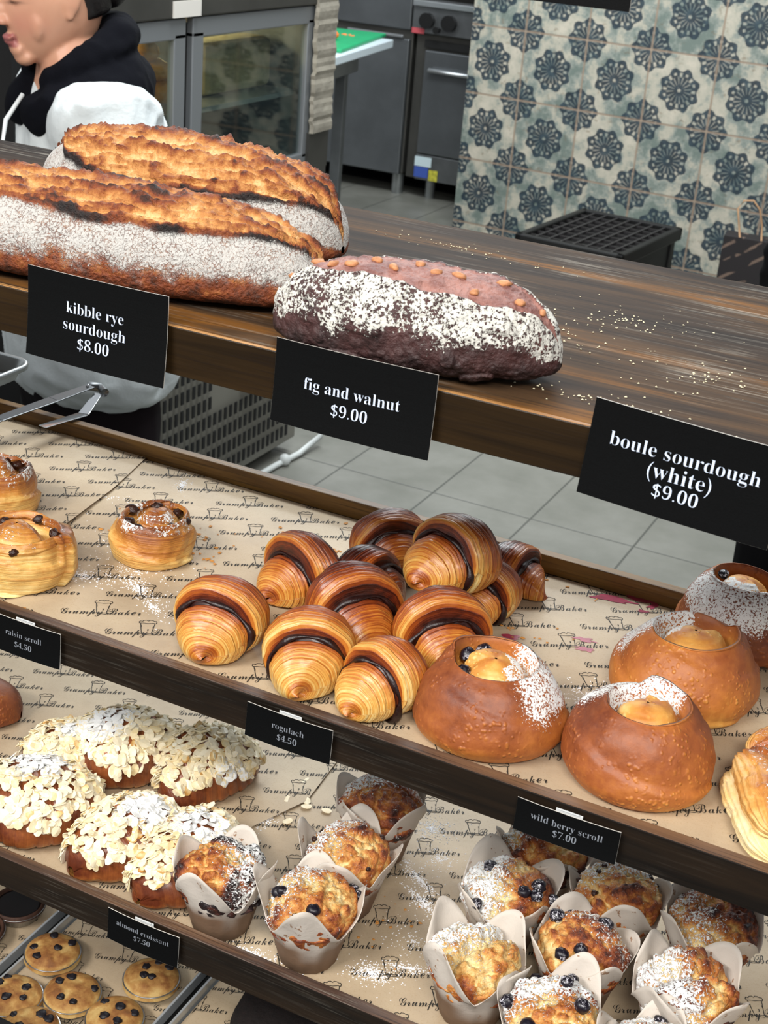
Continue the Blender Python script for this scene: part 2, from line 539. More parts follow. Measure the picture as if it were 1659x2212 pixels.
# ------------------------------------------------------------------ tiled wall and floor
def tile_wall_mat():
    n = NT('patterned_wall_tiles')
    T = 0.30718
    x, y, z = n.xyz(n.obj())
    U, V = n.mul(x, 1 / T), n.mul(z, 1 / T)

    def fl(a): return n.mth('FLOOR', a)
    cu, cv = n.sub(n.sub(U, fl(U)), .5), n.sub(n.sub(V, fl(V)), .5)
    U2, V2 = n.add(U, .5), n.add(V, .5)
    ku, kv = n.sub(n.sub(U2, fl(U2)), .5), n.sub(n.sub(V2, fl(V2)), .5)
    wob = n.mul(n.sub(n.noise(60, 3), .5), .035)

    def rosette(a, b, rot):
        r = n.add(n.mth('SQRT', n.add(n.mul(a, a), n.mul(b, b))), wob)
        th = n.add(n.mth('ARCTAN2', b, a), rot)
        c8 = n.mth('COSINE', n.mul(th, 8.0))
        outer = n.add(.288, n.mul(c8, .026))
        inside = n.sub(1.0, n.ss(n.sub(r, outer), -.008, .008))
        # scalloped rim ring
        ring = 0
        gap = n.mul(n.mul(n.ss(r, .175, .195), n.sub(1.0, n.ss(r, .235, .25))), n.ss(n.mth('COSINE', n.mul(th, 16.0)), -.2, .4))
        # petals: sixteen dark wedges with pale gaps
        c16 = n.mth('COSINE', n.mul(th, 16.0))
        pet = n.mul(n.ss(n.mul(c16, -1.0), .45, .85), n.mul(n.ss(r, .07, .09), n.sub(1.0, n.ss(r, .17, .2))))
        dot = n.sub(1.0, n.ss(r, .018, .03))
        pale = n.mth('MAXIMUM', n.mul(gap, .95), n.mth('MAXIMUM', n.mul(pet, .6), n.mul(dot, .9)))
        club = n.mul(n.mul(n.ss(r, .11, .13), n.sub(1.0, n.ss(r, .2, .22))), n.ss(c8, .55, .9))
        ink = n.mul(inside, n.sub(1.0, n.mul(pale, n.sub(1.0, club))))
        return ink, club
    i1, k1 = rosette(cu, cv, 0.39)
    i2, k2 = rosette(ku, kv, 0.0)
    ink = n.mth('MAXIMUM', i1, i2)
    club = n.mth('MAXIMUM', n.mul(k1, i1), n.mul(k2, i2))
    # ground: worn cream and grey-green glaze, differing per tile
    wn = n.t.nodes.new('ShaderNodeTexWhiteNoise')
    wn.noise_dimensions = '3D'
    n.put(wn.inputs[0], n.vec(fl(U), 0.0, fl(V)))
    g = n.add(n.noise(9, 5, .7), n.mul(n.sub(wn.outputs[0], .5), .12))
    ground = n.ramp(g, [(.38, '#6b7770'), (.47, '#8b9189'), (.53, '#aba798'), (.68, '#c0b8a8')])
    worn = n.mul(n.ss(n.noise(22, 5, .75), .56, .66), .5)
    ground = n.mix(worn, ground, '#6d5c45')
    inkc = n.ramp(n.noise(26, 4, .6), [(.3, '#13202a'), (.5, '#1f303c'), (.7, '#374952')])
    inkc = n.mix(n.mul(club, .7), inkc, '#16242f')
    fade = n.mul(n.ss(n.noise(30, 4, .7), .6, .75), .45)
    col = n.mix(n.mul(ink, n.sub(.95, fade)), ground, inkc)
    # grout
    du = n.mth('ABSOLUTE', ku); dv = n.mth('ABSOLUTE', kv)
    gl = n.mth('MINIMUM', du, dv)
    gm = n.sub(1.0, n.ss(gl, .010, .019))
    col = n.mix(n.mul(gm, .85), col, '#927f6d')
    n.set(Base_Color=col, Roughness=.55)
    n.bump(n.sub(n.mul(n.noise(40, 3), .3), gm), .4, .002)
    return n.mat


def tile_floor_mat():
    n = NT('grey_floor_tiles')
    x, y, z = n.xyz(n.obj())
    U = n.mul(n.add(x, 1.736), 1 / .3002)
    V = n.mul(n.sub(y, 3.506), 1 / .6004)
    a = n.mth('ABSOLUTE', n.sub(U, n.mth('ROUND', U)))
    b = n.mul(n.mth('ABSOLUTE', n.sub(V, n.mth('ROUND', V))), 2.0)
    g = n.sub(1.0, n.ss(n.mth('MINIMUM', a, b), .006, .013))
    base = n.ramp(n.noise(5, 5, .65), [(.3, '#6c6c64'), (.7, '#807f78')])
    base = n.mix(n.mul(n.ss(n.noise(2.2, 2), .5, .7), .2), base, '#6f7068')
    n.set(Base_Color=n.mix(n.mul(g, .85), base, '#3f403b'), Roughness=.42)
    n.bump(n.sub(n.mul(n.noise(60, 3), .1), g), .3, .002)
    return n.mat


M['wall_tiles'] = tile_wall_mat()
M['floor_tiles'] = tile_floor_mat()

b = MB(); b.box((-2.0, 4.2, -.05), (9, 9.6, .1))
tag(b.build('floor', M['floor_tiles']), kind='structure')
b = MB(); b.box((1.8, .06, .667), (4.154, .12, 3.268))
wall = b.build('wall_back', M['wall_tiles'], loc=(-2.435, 6.493, .967), rz=-R(4.689))
tag(wall, kind='structure')
b = MB(); b.box((-3.4, 8.3, 1.4), (4.5, .1, 2.8))
tag(b.build('wall_kitchen', plain('steel_lined_wall', '#6a6d6e', .5, .5, nz=(3, .2))), kind='structure')

# ------------------------------------------------------------------ lettering
_fc = {}


def fancy(s, style):
    o = ''
    for c in s:
        if style == 'serif':
            if c.isupper(): o += chr(0x1D400 + ord(c) - 65)
            elif c.islower(): o += chr(0x1D41A + ord(c) - 97)
            elif c.isdigit(): o += chr(0x1D7CE + ord(c) - 48)
            else: o += c
        else:
            if c == 'B': o += chr(0x212C)
            elif c == 'e': o += chr(0x212F)
            elif c.isupper(): o += chr(0x1D49C + ord(c) - 65)
            elif c.islower(): o += chr(0x1D4B6 + ord(c) - 97)
            else: o += c
    return o


def text2d(s, style='serif', width=None, height=None, res=3, offset=-0.012):
    """flat outline of a line of lettering, centred in x, baseline at 0 -> verts (n,2), faces"""
    key = (s, style, res, offset)
    if key not in _fc:
        cu = bpy.data.curves.new('lettering', 'FONT')
        cu.body = fancy(s, style)
        cu.resolution_u = res
        cu.offset = offset
        o = bpy.data.objects.new('lettering', cu)
        COL.objects.link(o)
        dg = bpy.context.evaluated_depsgraph_get()
        me = bpy.data.meshes.new_from_object(o.evaluated_get(dg))
        V = np.array([v.co[:2] for v in me.vertices])
        F = [tuple(p.vertices) for p in me.polygons]
        bpy.data.objects.remove(o)
        bpy.data.curves.remove(cu)
        bpy.data.meshes.remove(me)
        _fc[key] = (V, F)
    V, F = _fc[key]
    V = V.copy()
    x0, x1 = V[:, 0].min(), V[:, 0].max()
    V[:, 0] -= (x0 + x1) / 2
    k = (width / (x1 - x0)) if width else height
    return V * k, F


def card(name, x0, x1, ztop, h, lines, label, y=.8455, dim=False, tilt=0.0, bow=.0015, curl=.002, group=None, clip=True):
    w = x1 - x0
    root = empty(name, ((x0 + x1) / 2, y, ztop), 0, label, 'price card', group)
    root.rotation_euler = (0, tilt, 0)

    def yb(s, t): return -bow * (1 - (2 * s / w) ** 2) - curl * (t / h) ** 2
    nu, nv = 13, 9
    T = .0007
    fr = np.zeros((nv, nu, 3))
    for j in range(nv):
        for i in range(nu):
            s, t = -w / 2 + w * i / (nu - 1), -h * j / (nv - 1)
            fr[j, i] = (s, yb(s, t), t)
    mb = MB()
    mb.grid(fr, mi=0, flip=False)
    bk = fr + np.array([0, T, 0])
    mb.grid(bk, mi=0, flip=True)
    # pale rim of the card
    loop = [fr[0, i] for i in range(nu)] + [fr[j, -1] for j in range(1, nv)] + [fr[-1, i] for i in range(nu - 2, -1, -1)] + [fr[j, 0] for j in range(nv - 2, 0, -1)]
    L = np.array(loop)
    L2 = np.stack([L + np.array([0, -.00002, 0]), L + np.array([0, T, 0])], 0)
    mb.grid(L2, wrap_v=True, mi=1)
    mb.build('card_sheet', [M['card'], M['card_edge']], root)
    tb = MB()
    for s, wf, yc in lines:
        V, F = text2d(s, 'serif', width=wf * w)
        xh = .5 * (wf * w)
        ctr = -yc * h
        pts = [(p[0], yb(p[0], ctr + p[1]) - .0003, ctr + p[1]) for p in V]
        tb.raw(pts, F)
    tb.build('lettering', M['card_text_dim' if dim else 'card_text'], root)
    if clip:
        cb = MB()
        cb.box((0, T + .0012, -.0055), (w * .26, .001, .013))
        cb.box((0, T + .0006, .0010), (w * .20, .0016, .0006))
        cb.build('clip', M['clip'], root, bevel=.0003)
    return root


# ------------------------------------------------------------------ display shelves
def shelf(name, x0, x1, y0, y1, zt, thick, lip, label, front, surf, rim, back, cat='shelf'):
    fe = .012 if lip else .005
    root = empty(name, (x0, y0, zt - thick), 0, label, cat)
    ya, yb2 = fe, y1 - y0 - (.012 if lip else 0)
    b = MB(); b.box(((x1 - x0) / 2, (ya + yb2) / 2, thick - lip - .008 if lip else thick / 2), (x1 - x0, yb2 - ya, .016 if lip else thick - .0002))
    b.build('board', surf, root)
    fh = thick
    b = MB(); b.box(((x1 - x0) / 2, fe / 2, fh / 2), (x1 - x0, fe, fh))
    o = b.build('front_edge', [front, rim], root, bevel=.0012)
    for p in o.data.polygons:
        if p.normal.z > .5: p.material_index = 1
    if lip:
        b = MB(); b.box(((x1 - x0) / 2, y1 - y0 - .006, fh / 2), (x1 - x0, .012, fh))
        b.build('back_edge', back, root, bevel=.0012)
    return root


shelf('display_shelf', -2.3, .55, .85, 1.292, 1.325, .0375, 0, 'thick worn wooden shelf carrying the sourdough loaves, topmost of the shelves', M['wood_front'], M['wood_top'], M['wood_amber'], M['wood_front'])
shelf('display_shelf', -2.3, .55, .85, 1.242, 1.0375, .035, .019, 'lipped wooden shelf carrying rogulach and berry scrolls, middle of the shelves', M['wood_dark'], M['wood_dark'], M['wood_rim'], M['wood_back'])
shelf('display_shelf', -2.3, .55, .85, 1.242, .769, .035, .019, 'lipped wooden shelf carrying almond croissants and muffins', M['wood_dark'], M['wood_dark'], M['wood_rim'], M['wood_back'])
b = MB(); b.box((-.575, 1.05, .462), (2.02, .48, .018))
tag(b.build('display_shelf', M['blackout']), 'dark bottom shelf under the blueberry tart trays', 'shelf')
b = MB(); b.box((-.8, .795, .312), (2.6, .02, .624))  # unseen panels added to block light from the tart shelf
b.box((-.8, 1.31, .36), (2.6, .02, .72)); b.box((-1.6, 1.05, .36), (.02, .5, .72)); b.box((.45, 1.05, .36), (.02, .5, .72))
tag(b.build('shade_panel', M['blackout']), 'unseen dark panels added around the tart shelf to keep light off it', 'panel')
b = MB(); b.box((-.8, .885, 1.628), (2.4, .06, .02))
tag(b.build('sign_rail', M['wood_dark']), 'dark wooden rail holding the black card at the top edge', 'rail')

Z1, Z2, Z3 = 1.325, 1.0198, .7513


def und(x, y, seed, amp):
    P = np.stack([np.asarray(x) * 9, np.asarray(y) * 9, np.zeros_like(np.asarray(x)) + seed], -1)
    return amp * (fbm(P, seed, 3) - .15)


CUP = [[(-.0088, .0175), (-.0062, .0015), (.0052, .0015), (.0082, .0170)],
       [(-.0100, .0178), (-.0108, .0195), (-.0095, .0212), (-.0070, .0205), (-.0050, .0222), (-.0020, .0225), (.0000, .0212), (.0020, .0225), (.0050, .0222), (.0072, .0208), (.0095, .0208), (.0104, .0190), (.0096, .0172), (.0060, .0178), (.0000, .0172), (-.0050, .0178), (-.0100, .0178)],
       [(-.0145, .0012), (-.0100, .0022), (-.0040, .0002), (.0040, -.0006), (.0110, .0012)],
       [(.0004, .0056), (.0014, .0078), (.0002, .0080)],
       [(-.0080, .0150), (-.0074, .0120)], [(.0062, .0120), (.0068, .0090)]]


def ribbon(mb, pts, w, fn, mi):
    for (ax, ay), (bx, by) in zip(pts[:-1], pts[1:]):
        dx, dy = bx - ax, by - ay
        l = math.hypot(dx, dy) or 1
        nx, ny = -dy / l * w / 2, dx / l * w / 2
        ex, ey = dx / l * w * .3, dy / l * w * .3
        q = [(ax - nx - ex, ay - ny - ey), (bx - nx + ex, by - ny + ey), (bx + nx + ex, by + ny + ey), (ax + nx - ex, ay + ny - ey)]
        mb.raw([fn(*p) for p in q], [(0, 1, 2, 3)], mi)


def paper_sheet(name, poly, z, label, ang, anchor, seed=0, amp=.0016, group=None, lift=0.0):
    """baking paper with its printed script and pot drawings; poly is convex, counter-clockwise"""
    pl = np.array(poly)
    x0, y0 = pl.min(0); x1, y1 = pl.max(0)
    bm = bmesh.new()
    nx, ny = max(2, int((x1 - x0) / .012)), max(2, int((y1 - y0) / .012))
    gx, gy = np.meshgrid(np.linspace(x0, x1, nx), np.linspace(y0, y1, ny), indexing='ij')
    vs = [[bm.verts.new((gx[i, j], gy[i, j], 0)) for j in range(ny)] for i in range(nx)]
    for i in range(nx - 1):
        for j in range(ny - 1): bm.faces.new((vs[i][j], vs[i + 1][j], vs[i + 1][j + 1], vs[i][j + 1]))
    mbx = MB()
    V, F = text2d('Grumpy Baker', 'script', width=.0705, res=2, offset=.002)
    ca, sa = math.cos(ang), math.sin(ang)
    for i in range(-16, 30):
        for j in range(-40, 40):
            u = i * .094 + (.047 if j % 2 else 0) + .006 * math.sin(j * 2.1)
            v = j * .0345
            ox, oy = anchor[0] + u * ca - v * sa, anchor[1] + u * sa + v * ca
            if not (x0 - .06 < ox < x1 + .06 and y0 - .06 < oy < y1 + .06): continue
            fn = lambda a, b: (ox + a * ca - b * sa, oy + a * sa + b * ca, 0)
            mbx.raw([fn(p[0] - .001, p[1] * 1.35) for p in V], F, 1)
            for st in CUP: ribbon(mbx, [(q[0] * .74, q[1] * 1.12 + .001) for q in st], .00070, fn, 1)
    me2 = bpy.data.meshes.new('print')
    me2.from_pydata(mbx.v, [], mbx.f)
    bm2 = bmesh.new(); bm2.from_mesh(me2)
    bpy.data.meshes.remove(me2)

    def clip(b_, inset):
        n = len(poly)
        for k in range(n):
            a, c = Vector((*poly[k], 0)), Vector((*poly[(k + 1) % n], 0))
            d = (c - a).normalized()
            nrm = Vector((d.y, -d.x, 0))
            bmesh.ops.bisect_plane(b_, geom=b_.verts[:] + b_.edges[:] + b_.faces[:], plane_co=a - nrm * inset, plane_no=nrm, clear_outer=True)
    clip(bm, 0); clip(bm2, .0004)
    mb = MB()
    for b_, mi, dz in ((bm, 0, 0), (bm2, 1, .00035)):
        b_.verts.index_update()
        C = np.array([v.co[:] for v in b_.verts])
        Fs = [tuple(v.index for v in f.verts) for f in b_.faces]
        if not len(C): continue
        C[:, 2] = und(C[:, 0], C[:, 1], seed, amp) + dz
        if lift:  # free corner curling up
            e = np.clip((C[:, 0] - (x1 - .06)) / .06, 0, 1)
            C[:, 2] += lift * e ** 2
        mb.raw(C, Fs, mi)
        b_.free()
    o = mb.build(name, [M['paper'], M['ink']], smooth=True, loc=(0, 0, z))
    return tag(o, label, 'baking paper', group)


paper_sheet('baking_paper', [(-1.5, .864), (.5, .864), (.5, 1.226), (-1.5, 1.226)], 1.0193, 'printed tan baking paper lining the middle shelf under the rogulach', R(31), (-.718, .971), 3)
paper_sheet('baking_paper', [(-1.5, .90), (-.85, .955), (-.806, 1.043), (-.828, 1.137), (-.842, 1.228), (-1.5, 1.228)], 1.0212, 'loose sheet of printed baking paper under the raisin scrolls', R(35), (-.905, 1.10), 5, lift=.002)
paper_sheet('baking_paper', [(-1.5, .864), (.5, .864), (.5, 1.226), (-1.5, 1.226)], .7508, 'printed tan baking paper lining the lower shelf under the muffins', R(28.5), (-.368, .917), 8)
paper_sheet('baking_paper', [(-1.5, .93), (-.62, .93), (-.556, 1.10), (-.565, 1.2), (-1.5, 1.2)], .7526, 'second sheet of printed baking paper under the almond croissants', R(27), (-.60, 1.05), 11)

CARDS = [
    ('kibble', -.694, -.567, 1.348, .069, [('kibble rye', .41, .42), ('sourdough', .445, .61), ('$8.00', .225, .80)], 'large black card reading kibble rye sourdough, in front of the floury loaf', dict(curl=.005, bow=.002, clip=False)),
    ('fig', -.476, -.351, 1.337, .061, [('fig and walnut', .60, .52), ('$9.00', .225, .75)], 'large black card reading fig and walnut, in front of the dark loaf', dict(curl=.004, bow=.002, clip=False)),
    ('boule', -.241, -.114, 1.344, .066, [('boule sourdough', .775, .42), ('(white)', .33, .62), ('$9.00', .235, .80)], 'large black card reading boule sourdough (white), rightmost on the top shelf', dict(tilt=.05, curl=.003, clip=False)),
    ('rais', -.745, -.669, 1.035, .0335, [('raisin scroll', .50, .48), ('$4.50', .235, .76)], 'small black card reading raisin scroll on the middle shelf edge', dict(dim=True)),
    ('rog', -.486, -.409, 1.0335, .0300, [('rogulach', .375, .48), ('$4.50', .23, .78)], 'small black card reading rogulach on the middle shelf edge', dict(dim=True)),
    ('wild', -.255, -.176, 1.0325, .0270, [('wild berry scroll', .70, .48), ('$7.00', .23, .78)], 'small black card reading wild berry scroll on the middle shelf edge', dict(dim=True)),
    ('alm', -.620, -.544, .768, .0330, [('almond croissant', .74, .42), ('$7.50', .23, .68)], 'small black card reading almond croissant on the lower shelf edge', dict(dim=True)),
]
for k, x0, x1, zt, h, lines, lab, kw in CARDS:
    card('price_card', x0, x1, zt, h, lines, lab, group=None, **kw)
card('price_card', -.379, -.255, 1.646, .067, [], 'black card whose lower edge shows at the top of the photo', clip=False)

# ------------------------------------------------------------------ breads
PI = math.pi


def loaf(name, loc, rz, L, W, H, seed, label, mat, kind):
    """long oven loaf along local X; r = browning, g = flour"""
    root = empty(name, loc, rz, label, 'bread')
    nu, nv = 340, 230
    u = np.linspace(-.999, .999, nu)[:, None] * np.ones((1, nv))
    a = np.linspace(0, 2 * PI, nv, endpoint=False)[None, :] * np.ones((nu, 1))
    e = np.abs(u)
    pw = 2.7 if kind == 'rye' else 2.4
    w = W * (1 - e ** pw) ** .5
    h = H * (1 - e ** (pw + .5)) ** .42
    ca, sa = np.cos(a), np.sin(a)
    y = w * np.sign(ca) * np.abs(ca) ** .85
    zz = np.where(sa > 0, .40 + .60 * np.abs(sa) ** .9, .40 - .40 * np.abs(sa) ** .55)
    x = L * u
    P0 = np.stack([x, y, h * zz + (H * .40 - h * .40) * .55], -1)
    P0[..., 2] = np.maximum(P0[..., 2], .0004)
    S = P0 * 1.0 + seed * 3.7
    big = fbm(S * 16, seed, 3) - .5
    med = fbm(S * 60, seed + 3, 4) - .5
    fin = fbm(S * 240, seed + 9, 3) - .5
    # score band on the top, running along the loaf
    if kind == 'rye':
        c0 = PI * .5 + (-.12 if seed == 1 else .12) + .12 * u + .10 * np.sin(u * 3 + seed)
        half = (.84 if seed == 1 else 1.05) * np.clip(1 - np.abs(u) ** 3.2, 0, 1) ** .7 * (1 if seed == 1 else sst(-.92, -.62, u))
    else:
        c0 = PI * .5 + .10 + .25 * u
        half = .62 * np.clip(1 - np.abs(u * 1.02) ** 3, 0, 1) ** .8
    d = (a - c0) + .22 * big + .10 * med
    t = np.clip(d / np.maximum(half, .01), -3, 3)
    band = 1 - sst(.86, 1.0, np.abs(t))
    edge = np.exp(-((np.abs(t) - .97) / .09) ** 2) * (half > .25)
    nrm = np.stack([.25 * u * L / .15, ca * .8, sa], -1)
    nrm /= np.linalg.norm(nrm, axis=-1, keepdims=True)
    if kind == 'rye':
        tt = t + .25 * med * 2 + .22 * big
        ridges = np.zeros_like(t)
        for cpos, wd, am in ((-.62, .10, .9), (-.12, .12, 1.0), (.38, .10, .9), (.8, .09, .7)):
            ridges += am * np.exp(-((tt - cpos - .10 * np.sin(u * 5 + cpos * 9)) / wd) ** 2)
        fib = fbm(np.stack([S[..., 0] * 45 + a * 5, a * 15 + S[..., 0] * 12, S[..., 0] * 0 + seed], -1), seed + 4, 4) - .5
        disp = band * (.0030 + .0050 * ridges + .004 * med + .012 * fib + .005 * fin) + .0040 * edge + .004 * big * (1 - band) + .0015 * fin * (1 - band) + .0016 * med * (1 - band)
        r = np.where(band > .5, .20 + .40 * ridges * (vn(S * 45, 5) * 1.0 + .25) + .9 * fib + .6 * fin + .16 * sst(.58, .75, vn(S * 22, 15)), .56 + .2 * (1 - sst(.0, .45, zz)))
        r = r + .75 * edge * sst(.35, .62, vn(S * 28, 8)) * sst(.1, .5, sa)
        g = (1 - band) * (1 - edge * .9) * (.26 + .86 * sst(.14, .60, zz) + 1.1 * (fbm(S * 14, 21, 3) - .5) + .9 * med)
        g = g * (1 - .75 * sst(.2, .9, u) * (1 - sst(.25, .6, zz)))
    else:
        nuts = sst(.66, .74, vn(S * 75, 31))
        disp = band * (-.0015 + .004 * med * 1.5) + .006 * med * (1 - band) + .0055 * big + .0028 * fin + .0015 * edge
        disp += .0025 * nuts * (1 - band)
        r = np.where(band > .5, .12 + .5 * med, .58 + .4 * med + .15 * (1 - sst(.1, .5, zz)))
        g = (1 - band) * (.02 + .95 * sst(.28, .62, zz) + 1.7 * (fbm(S * 42, 21, 4) - .5)) * 1.15
    P = P0 + nrm * disp[..., None]
    P[..., 2] = np.maximum(P[..., 2], .0006)
    A = np.stack([np.clip(r, 0, 1), np.clip(g, 0, 1), t * 3, np.ones_like(r)], -1)
    mb = MB()
    mb.grid(P, wrap_v=True, attr=A)
    mb.build('crust', mat, root, smooth=True)
    if kind != 'rye':
        rnd = random.Random(9)
        for k in range(13):
            i = int(nu * (.06 + .86 * k / 12)); jj = int(nv * (.25 + .03 + rnd.uniform(-.045, .05)) + 6 * u[i, 0])
            n_ = MB()
            n_.ball(tuple(P[i, jj] + np.array([0, 0, .0006])), (rnd.uniform(.004, .007), rnd.uniform(.0025, .004), .0024), 7, 10, jit=.5, seed=k, M=Matrix.Rotation(rnd.uniform(0, 3), 3, 'Z'))
            n_.build('walnut_piece', M['walnut'], root, smooth=True)
    return root


loaf('sourdough_loaf', (-.687, .915, Z1), R(10), .195, .055, .072, 1, 'long floury sourdough loaf at the front left of the top shelf', M['loaf'], 'rye')
loaf('sourdough_loaf', (-.699, 1.072, Z1), R(-3), .160, .062, .084, 2, 'sourdough loaf with a wide toasted orange top, lying behind the front floury loaf', M['loaf'], 'rye')
loaf('fig_walnut_loaf', (-.391, .893, Z1), R(10), .105, .045, .070, 5, 'dark purple-brown fig and walnut loaf dusted with flour', M['fig'], 'fig')


# ------------------------------------------------------------------ rogulach
def rogulach(loc, rz, W, L, seed, brown, label, tilt=0.0, roll=0.0, split=.61, rf=.79, hz=.92):
    root = empty('rogulach', loc, rz, label, 'pastry', 'rogulach on the middle shelf')
    root.scale = (1, 1, hz)
    root.rotation_euler = (tilt, roll, rz)
    nu, nv = 120, 96
    t = np.linspace(0, 1, nu)[:, None] * np.ones((1, nv))
    a = np.linspace(0, 2 * PI, nv, endpoint=False)[None, :] * np.ones((nu, 1))
    Rm = W / 2
    tt = t + (.012 * np.sin(a * 2 + seed) + .012 * np.cos(a + seed * 2)) * np.sin(PI * t)
    s = np.clip(tt / split, 0, 1)
    rm = Rm * np.sqrt(np.maximum(1 - np.abs(1.42 * s - 1.0) ** 2.6 * 1.0, .0004))
    s2 = np.clip((tt - split - .035) / (1 - split - .035), 0, 1)
    rr = Rm * rf * (1 - np.clip(s2, 0, 1) ** 2.0) ** .58
    k = sst(split - .004, split + .022, tt)
    rad = rm * (1 - k) + (Rm * (rf - .06)) * k
    k2 = sst(split + .03, split + .055, tt)
    rad = rad * (1 - k2) + rr * k2
    rad = np.maximum(rad, Rm * .0008)
    hl = t * 15 + a / (2 * PI) + .25 * vn(np.stack([np.cos(a) * 2, np.sin(a) * 2, t * 3], -1) + seed, seed)
    saw = hl - np.floor(hl)
    rad = rad * (1 - .062 * saw ** 2 * (1 - k * (1 - k2)))
    zc = Rm * (.80 * (1 - k) + k * (rf * .74)) * np.ones_like(t)
    y = L * (.5 - t) + .004 * np.cos(a) * s2
    P = np.stack([rad * np.cos(a) * (1 + .04 * np.sin(seed)), y, zc + rad * np.sin(a) * .93], -1)
    nz = fbm(P * 55 + seed * 7.3, seed, 3) - .5
    P += np.stack([np.cos(a), 0 * a, np.sin(a)], -1) * (nz * .0045)[..., None]
    P[..., 2] -= .26 * Rm * s2 ** 2
    P[..., 0] += .12 * Rm * s2 ** 2 * math.sin(seed * 1.7)
    lo = P[..., 2] < .006
    P[..., 2] = np.where(lo, np.maximum(.0004, .004 + P[..., 2] * .25), P[..., 2])
    top = np.clip(P[..., 2] / (2 * Rm), 0, 1)
    r = brown + .42 * (top - .45) - .28 * np.exp(-((t - split + .05) / .07) ** 2) * (1 - k) + .30 * np.exp(-((t - split * .25) / .18) ** 2) * top
    r = r + .22 * np.exp(-((t - split - .09) / .05) ** 2) * top - .16 * s2 * (1 - top)
    r = r + .7 * k * (1 - k2) + .35 * sst(.88, .97, s2)
    mb = MB()
    A = np.stack([np.clip(r, .03, 1), 0 * r, t * 46 + a / (2 * PI) * 3 + (1 - rad / Rm) * 20, np.ones_like(r)], -1)
    mb.grid(P, wrap_v=True, attr=A)
    mb.build('rolled_dough', M['lam'], root, smooth=True)
    c = MB()
    th = np.linspace(0, 2 * PI, 46, endpoint=False)
    ph = np.linspace(0, 2 * PI, 10, endpoint=False)
    TH, PH = np.meshgrid(th, ph, indexing='ij')
    rr0 = Rm * (rf + .03 + .03 * np.sin(TH * 3 + seed) + .02 * np.sin(TH * 7))
    ra = .0026 + .0012 * np.sin(TH * 5 + seed)
    X = (rr0 + ra * np.cos(PH)) * np.cos(TH)
    Zc = Rm * (rf * .74 + .02) + (rr0 + ra * np.cos(PH)) * np.sin(TH) * .9
    Y = L * (.5 - split - .012) + ra * 1.25 * np.sin(PH)
    Q = np.stack([X, Y, np.maximum(Zc, .001)], -1)
    c.grid(Q, wrap_u=True, wrap_v=True)
    c.build('chocolate_filling', M['choc'], root, smooth=True)
    return root


# x, y, z, yaw, width, length, seed, browning
ROG = [
    (-.562, .922, Z2, 8, .081, .078, 1, .42, 'golden rogulach nearest the shelf lip, leftmost of the heap', {}),
    (-.552, 1.040, Z2, -18, .080, .070, 2, .52, 'rogulach with a wide open chocolate gap, behind the leftmost one', dict(rf=.72)),
    (-.471, .918, Z2, 24, .078, .082, 3, .36, 'pale golden rogulach at the shelf lip, second from the left', {}),
    (-.404, .915, Z2, -14, .074, .078, 4, .34, 'pale golden rogulach at the shelf lip, touching the first berry scroll row', {}),
    (-.470, 1.000, Z2, 48, .088, .088, 5, .60, 'dark glazed rogulach in the middle of the heap', dict(rf=.72)),
    (-.488, 1.068, Z2, 75, .070, .075, 6, .72, 'very dark rogulach half hidden in the middle of the heap', {}),
    (-.503, 1.140, Z2, 45, .078, .074, 7, .56, 'rogulach at the back left of the heap with dark crown', {}),
    (-.422, 1.080, Z2 + .034, -20, .084, .086, 8, .46, 'large rogulach resting on top of the heap', dict(tilt=-.12)),
    (-.395, 1.105, Z2, 0, .070, .070, 9, .48, 'rogulach with swirled side at the right of the heap', dict(rf=.72)),
    (-.385, 1.175, Z2, 80, .060, .066, 10, .62, 'small dark rogulach at the far back right of the heap', dict(rf=.72)),
    (-.388, 1.005, Z2, 40, .088, .078, 11, .50, 'orange rogulach with a torn side, behind the first berry scroll', dict(rf=.72)),
]
for x, y, z, yw, w, l, sd, br, lab, kw in ROG:
    rogulach((x, y, z), R(yw), w, l, sd, br, lab, **kw)
b = MB()
b.ball((0, 0, .008), (.020, .014, .008), 9, 16, jit=.4, seed=4, attr=(.35, 0, 3, 1))
tag(b.build('pastry_scrap', M['lam'], smooth=True, loc=(-.437, .990, Z2)), 'loose flake of golden pastry between the rogulach', 'pastry scrap')


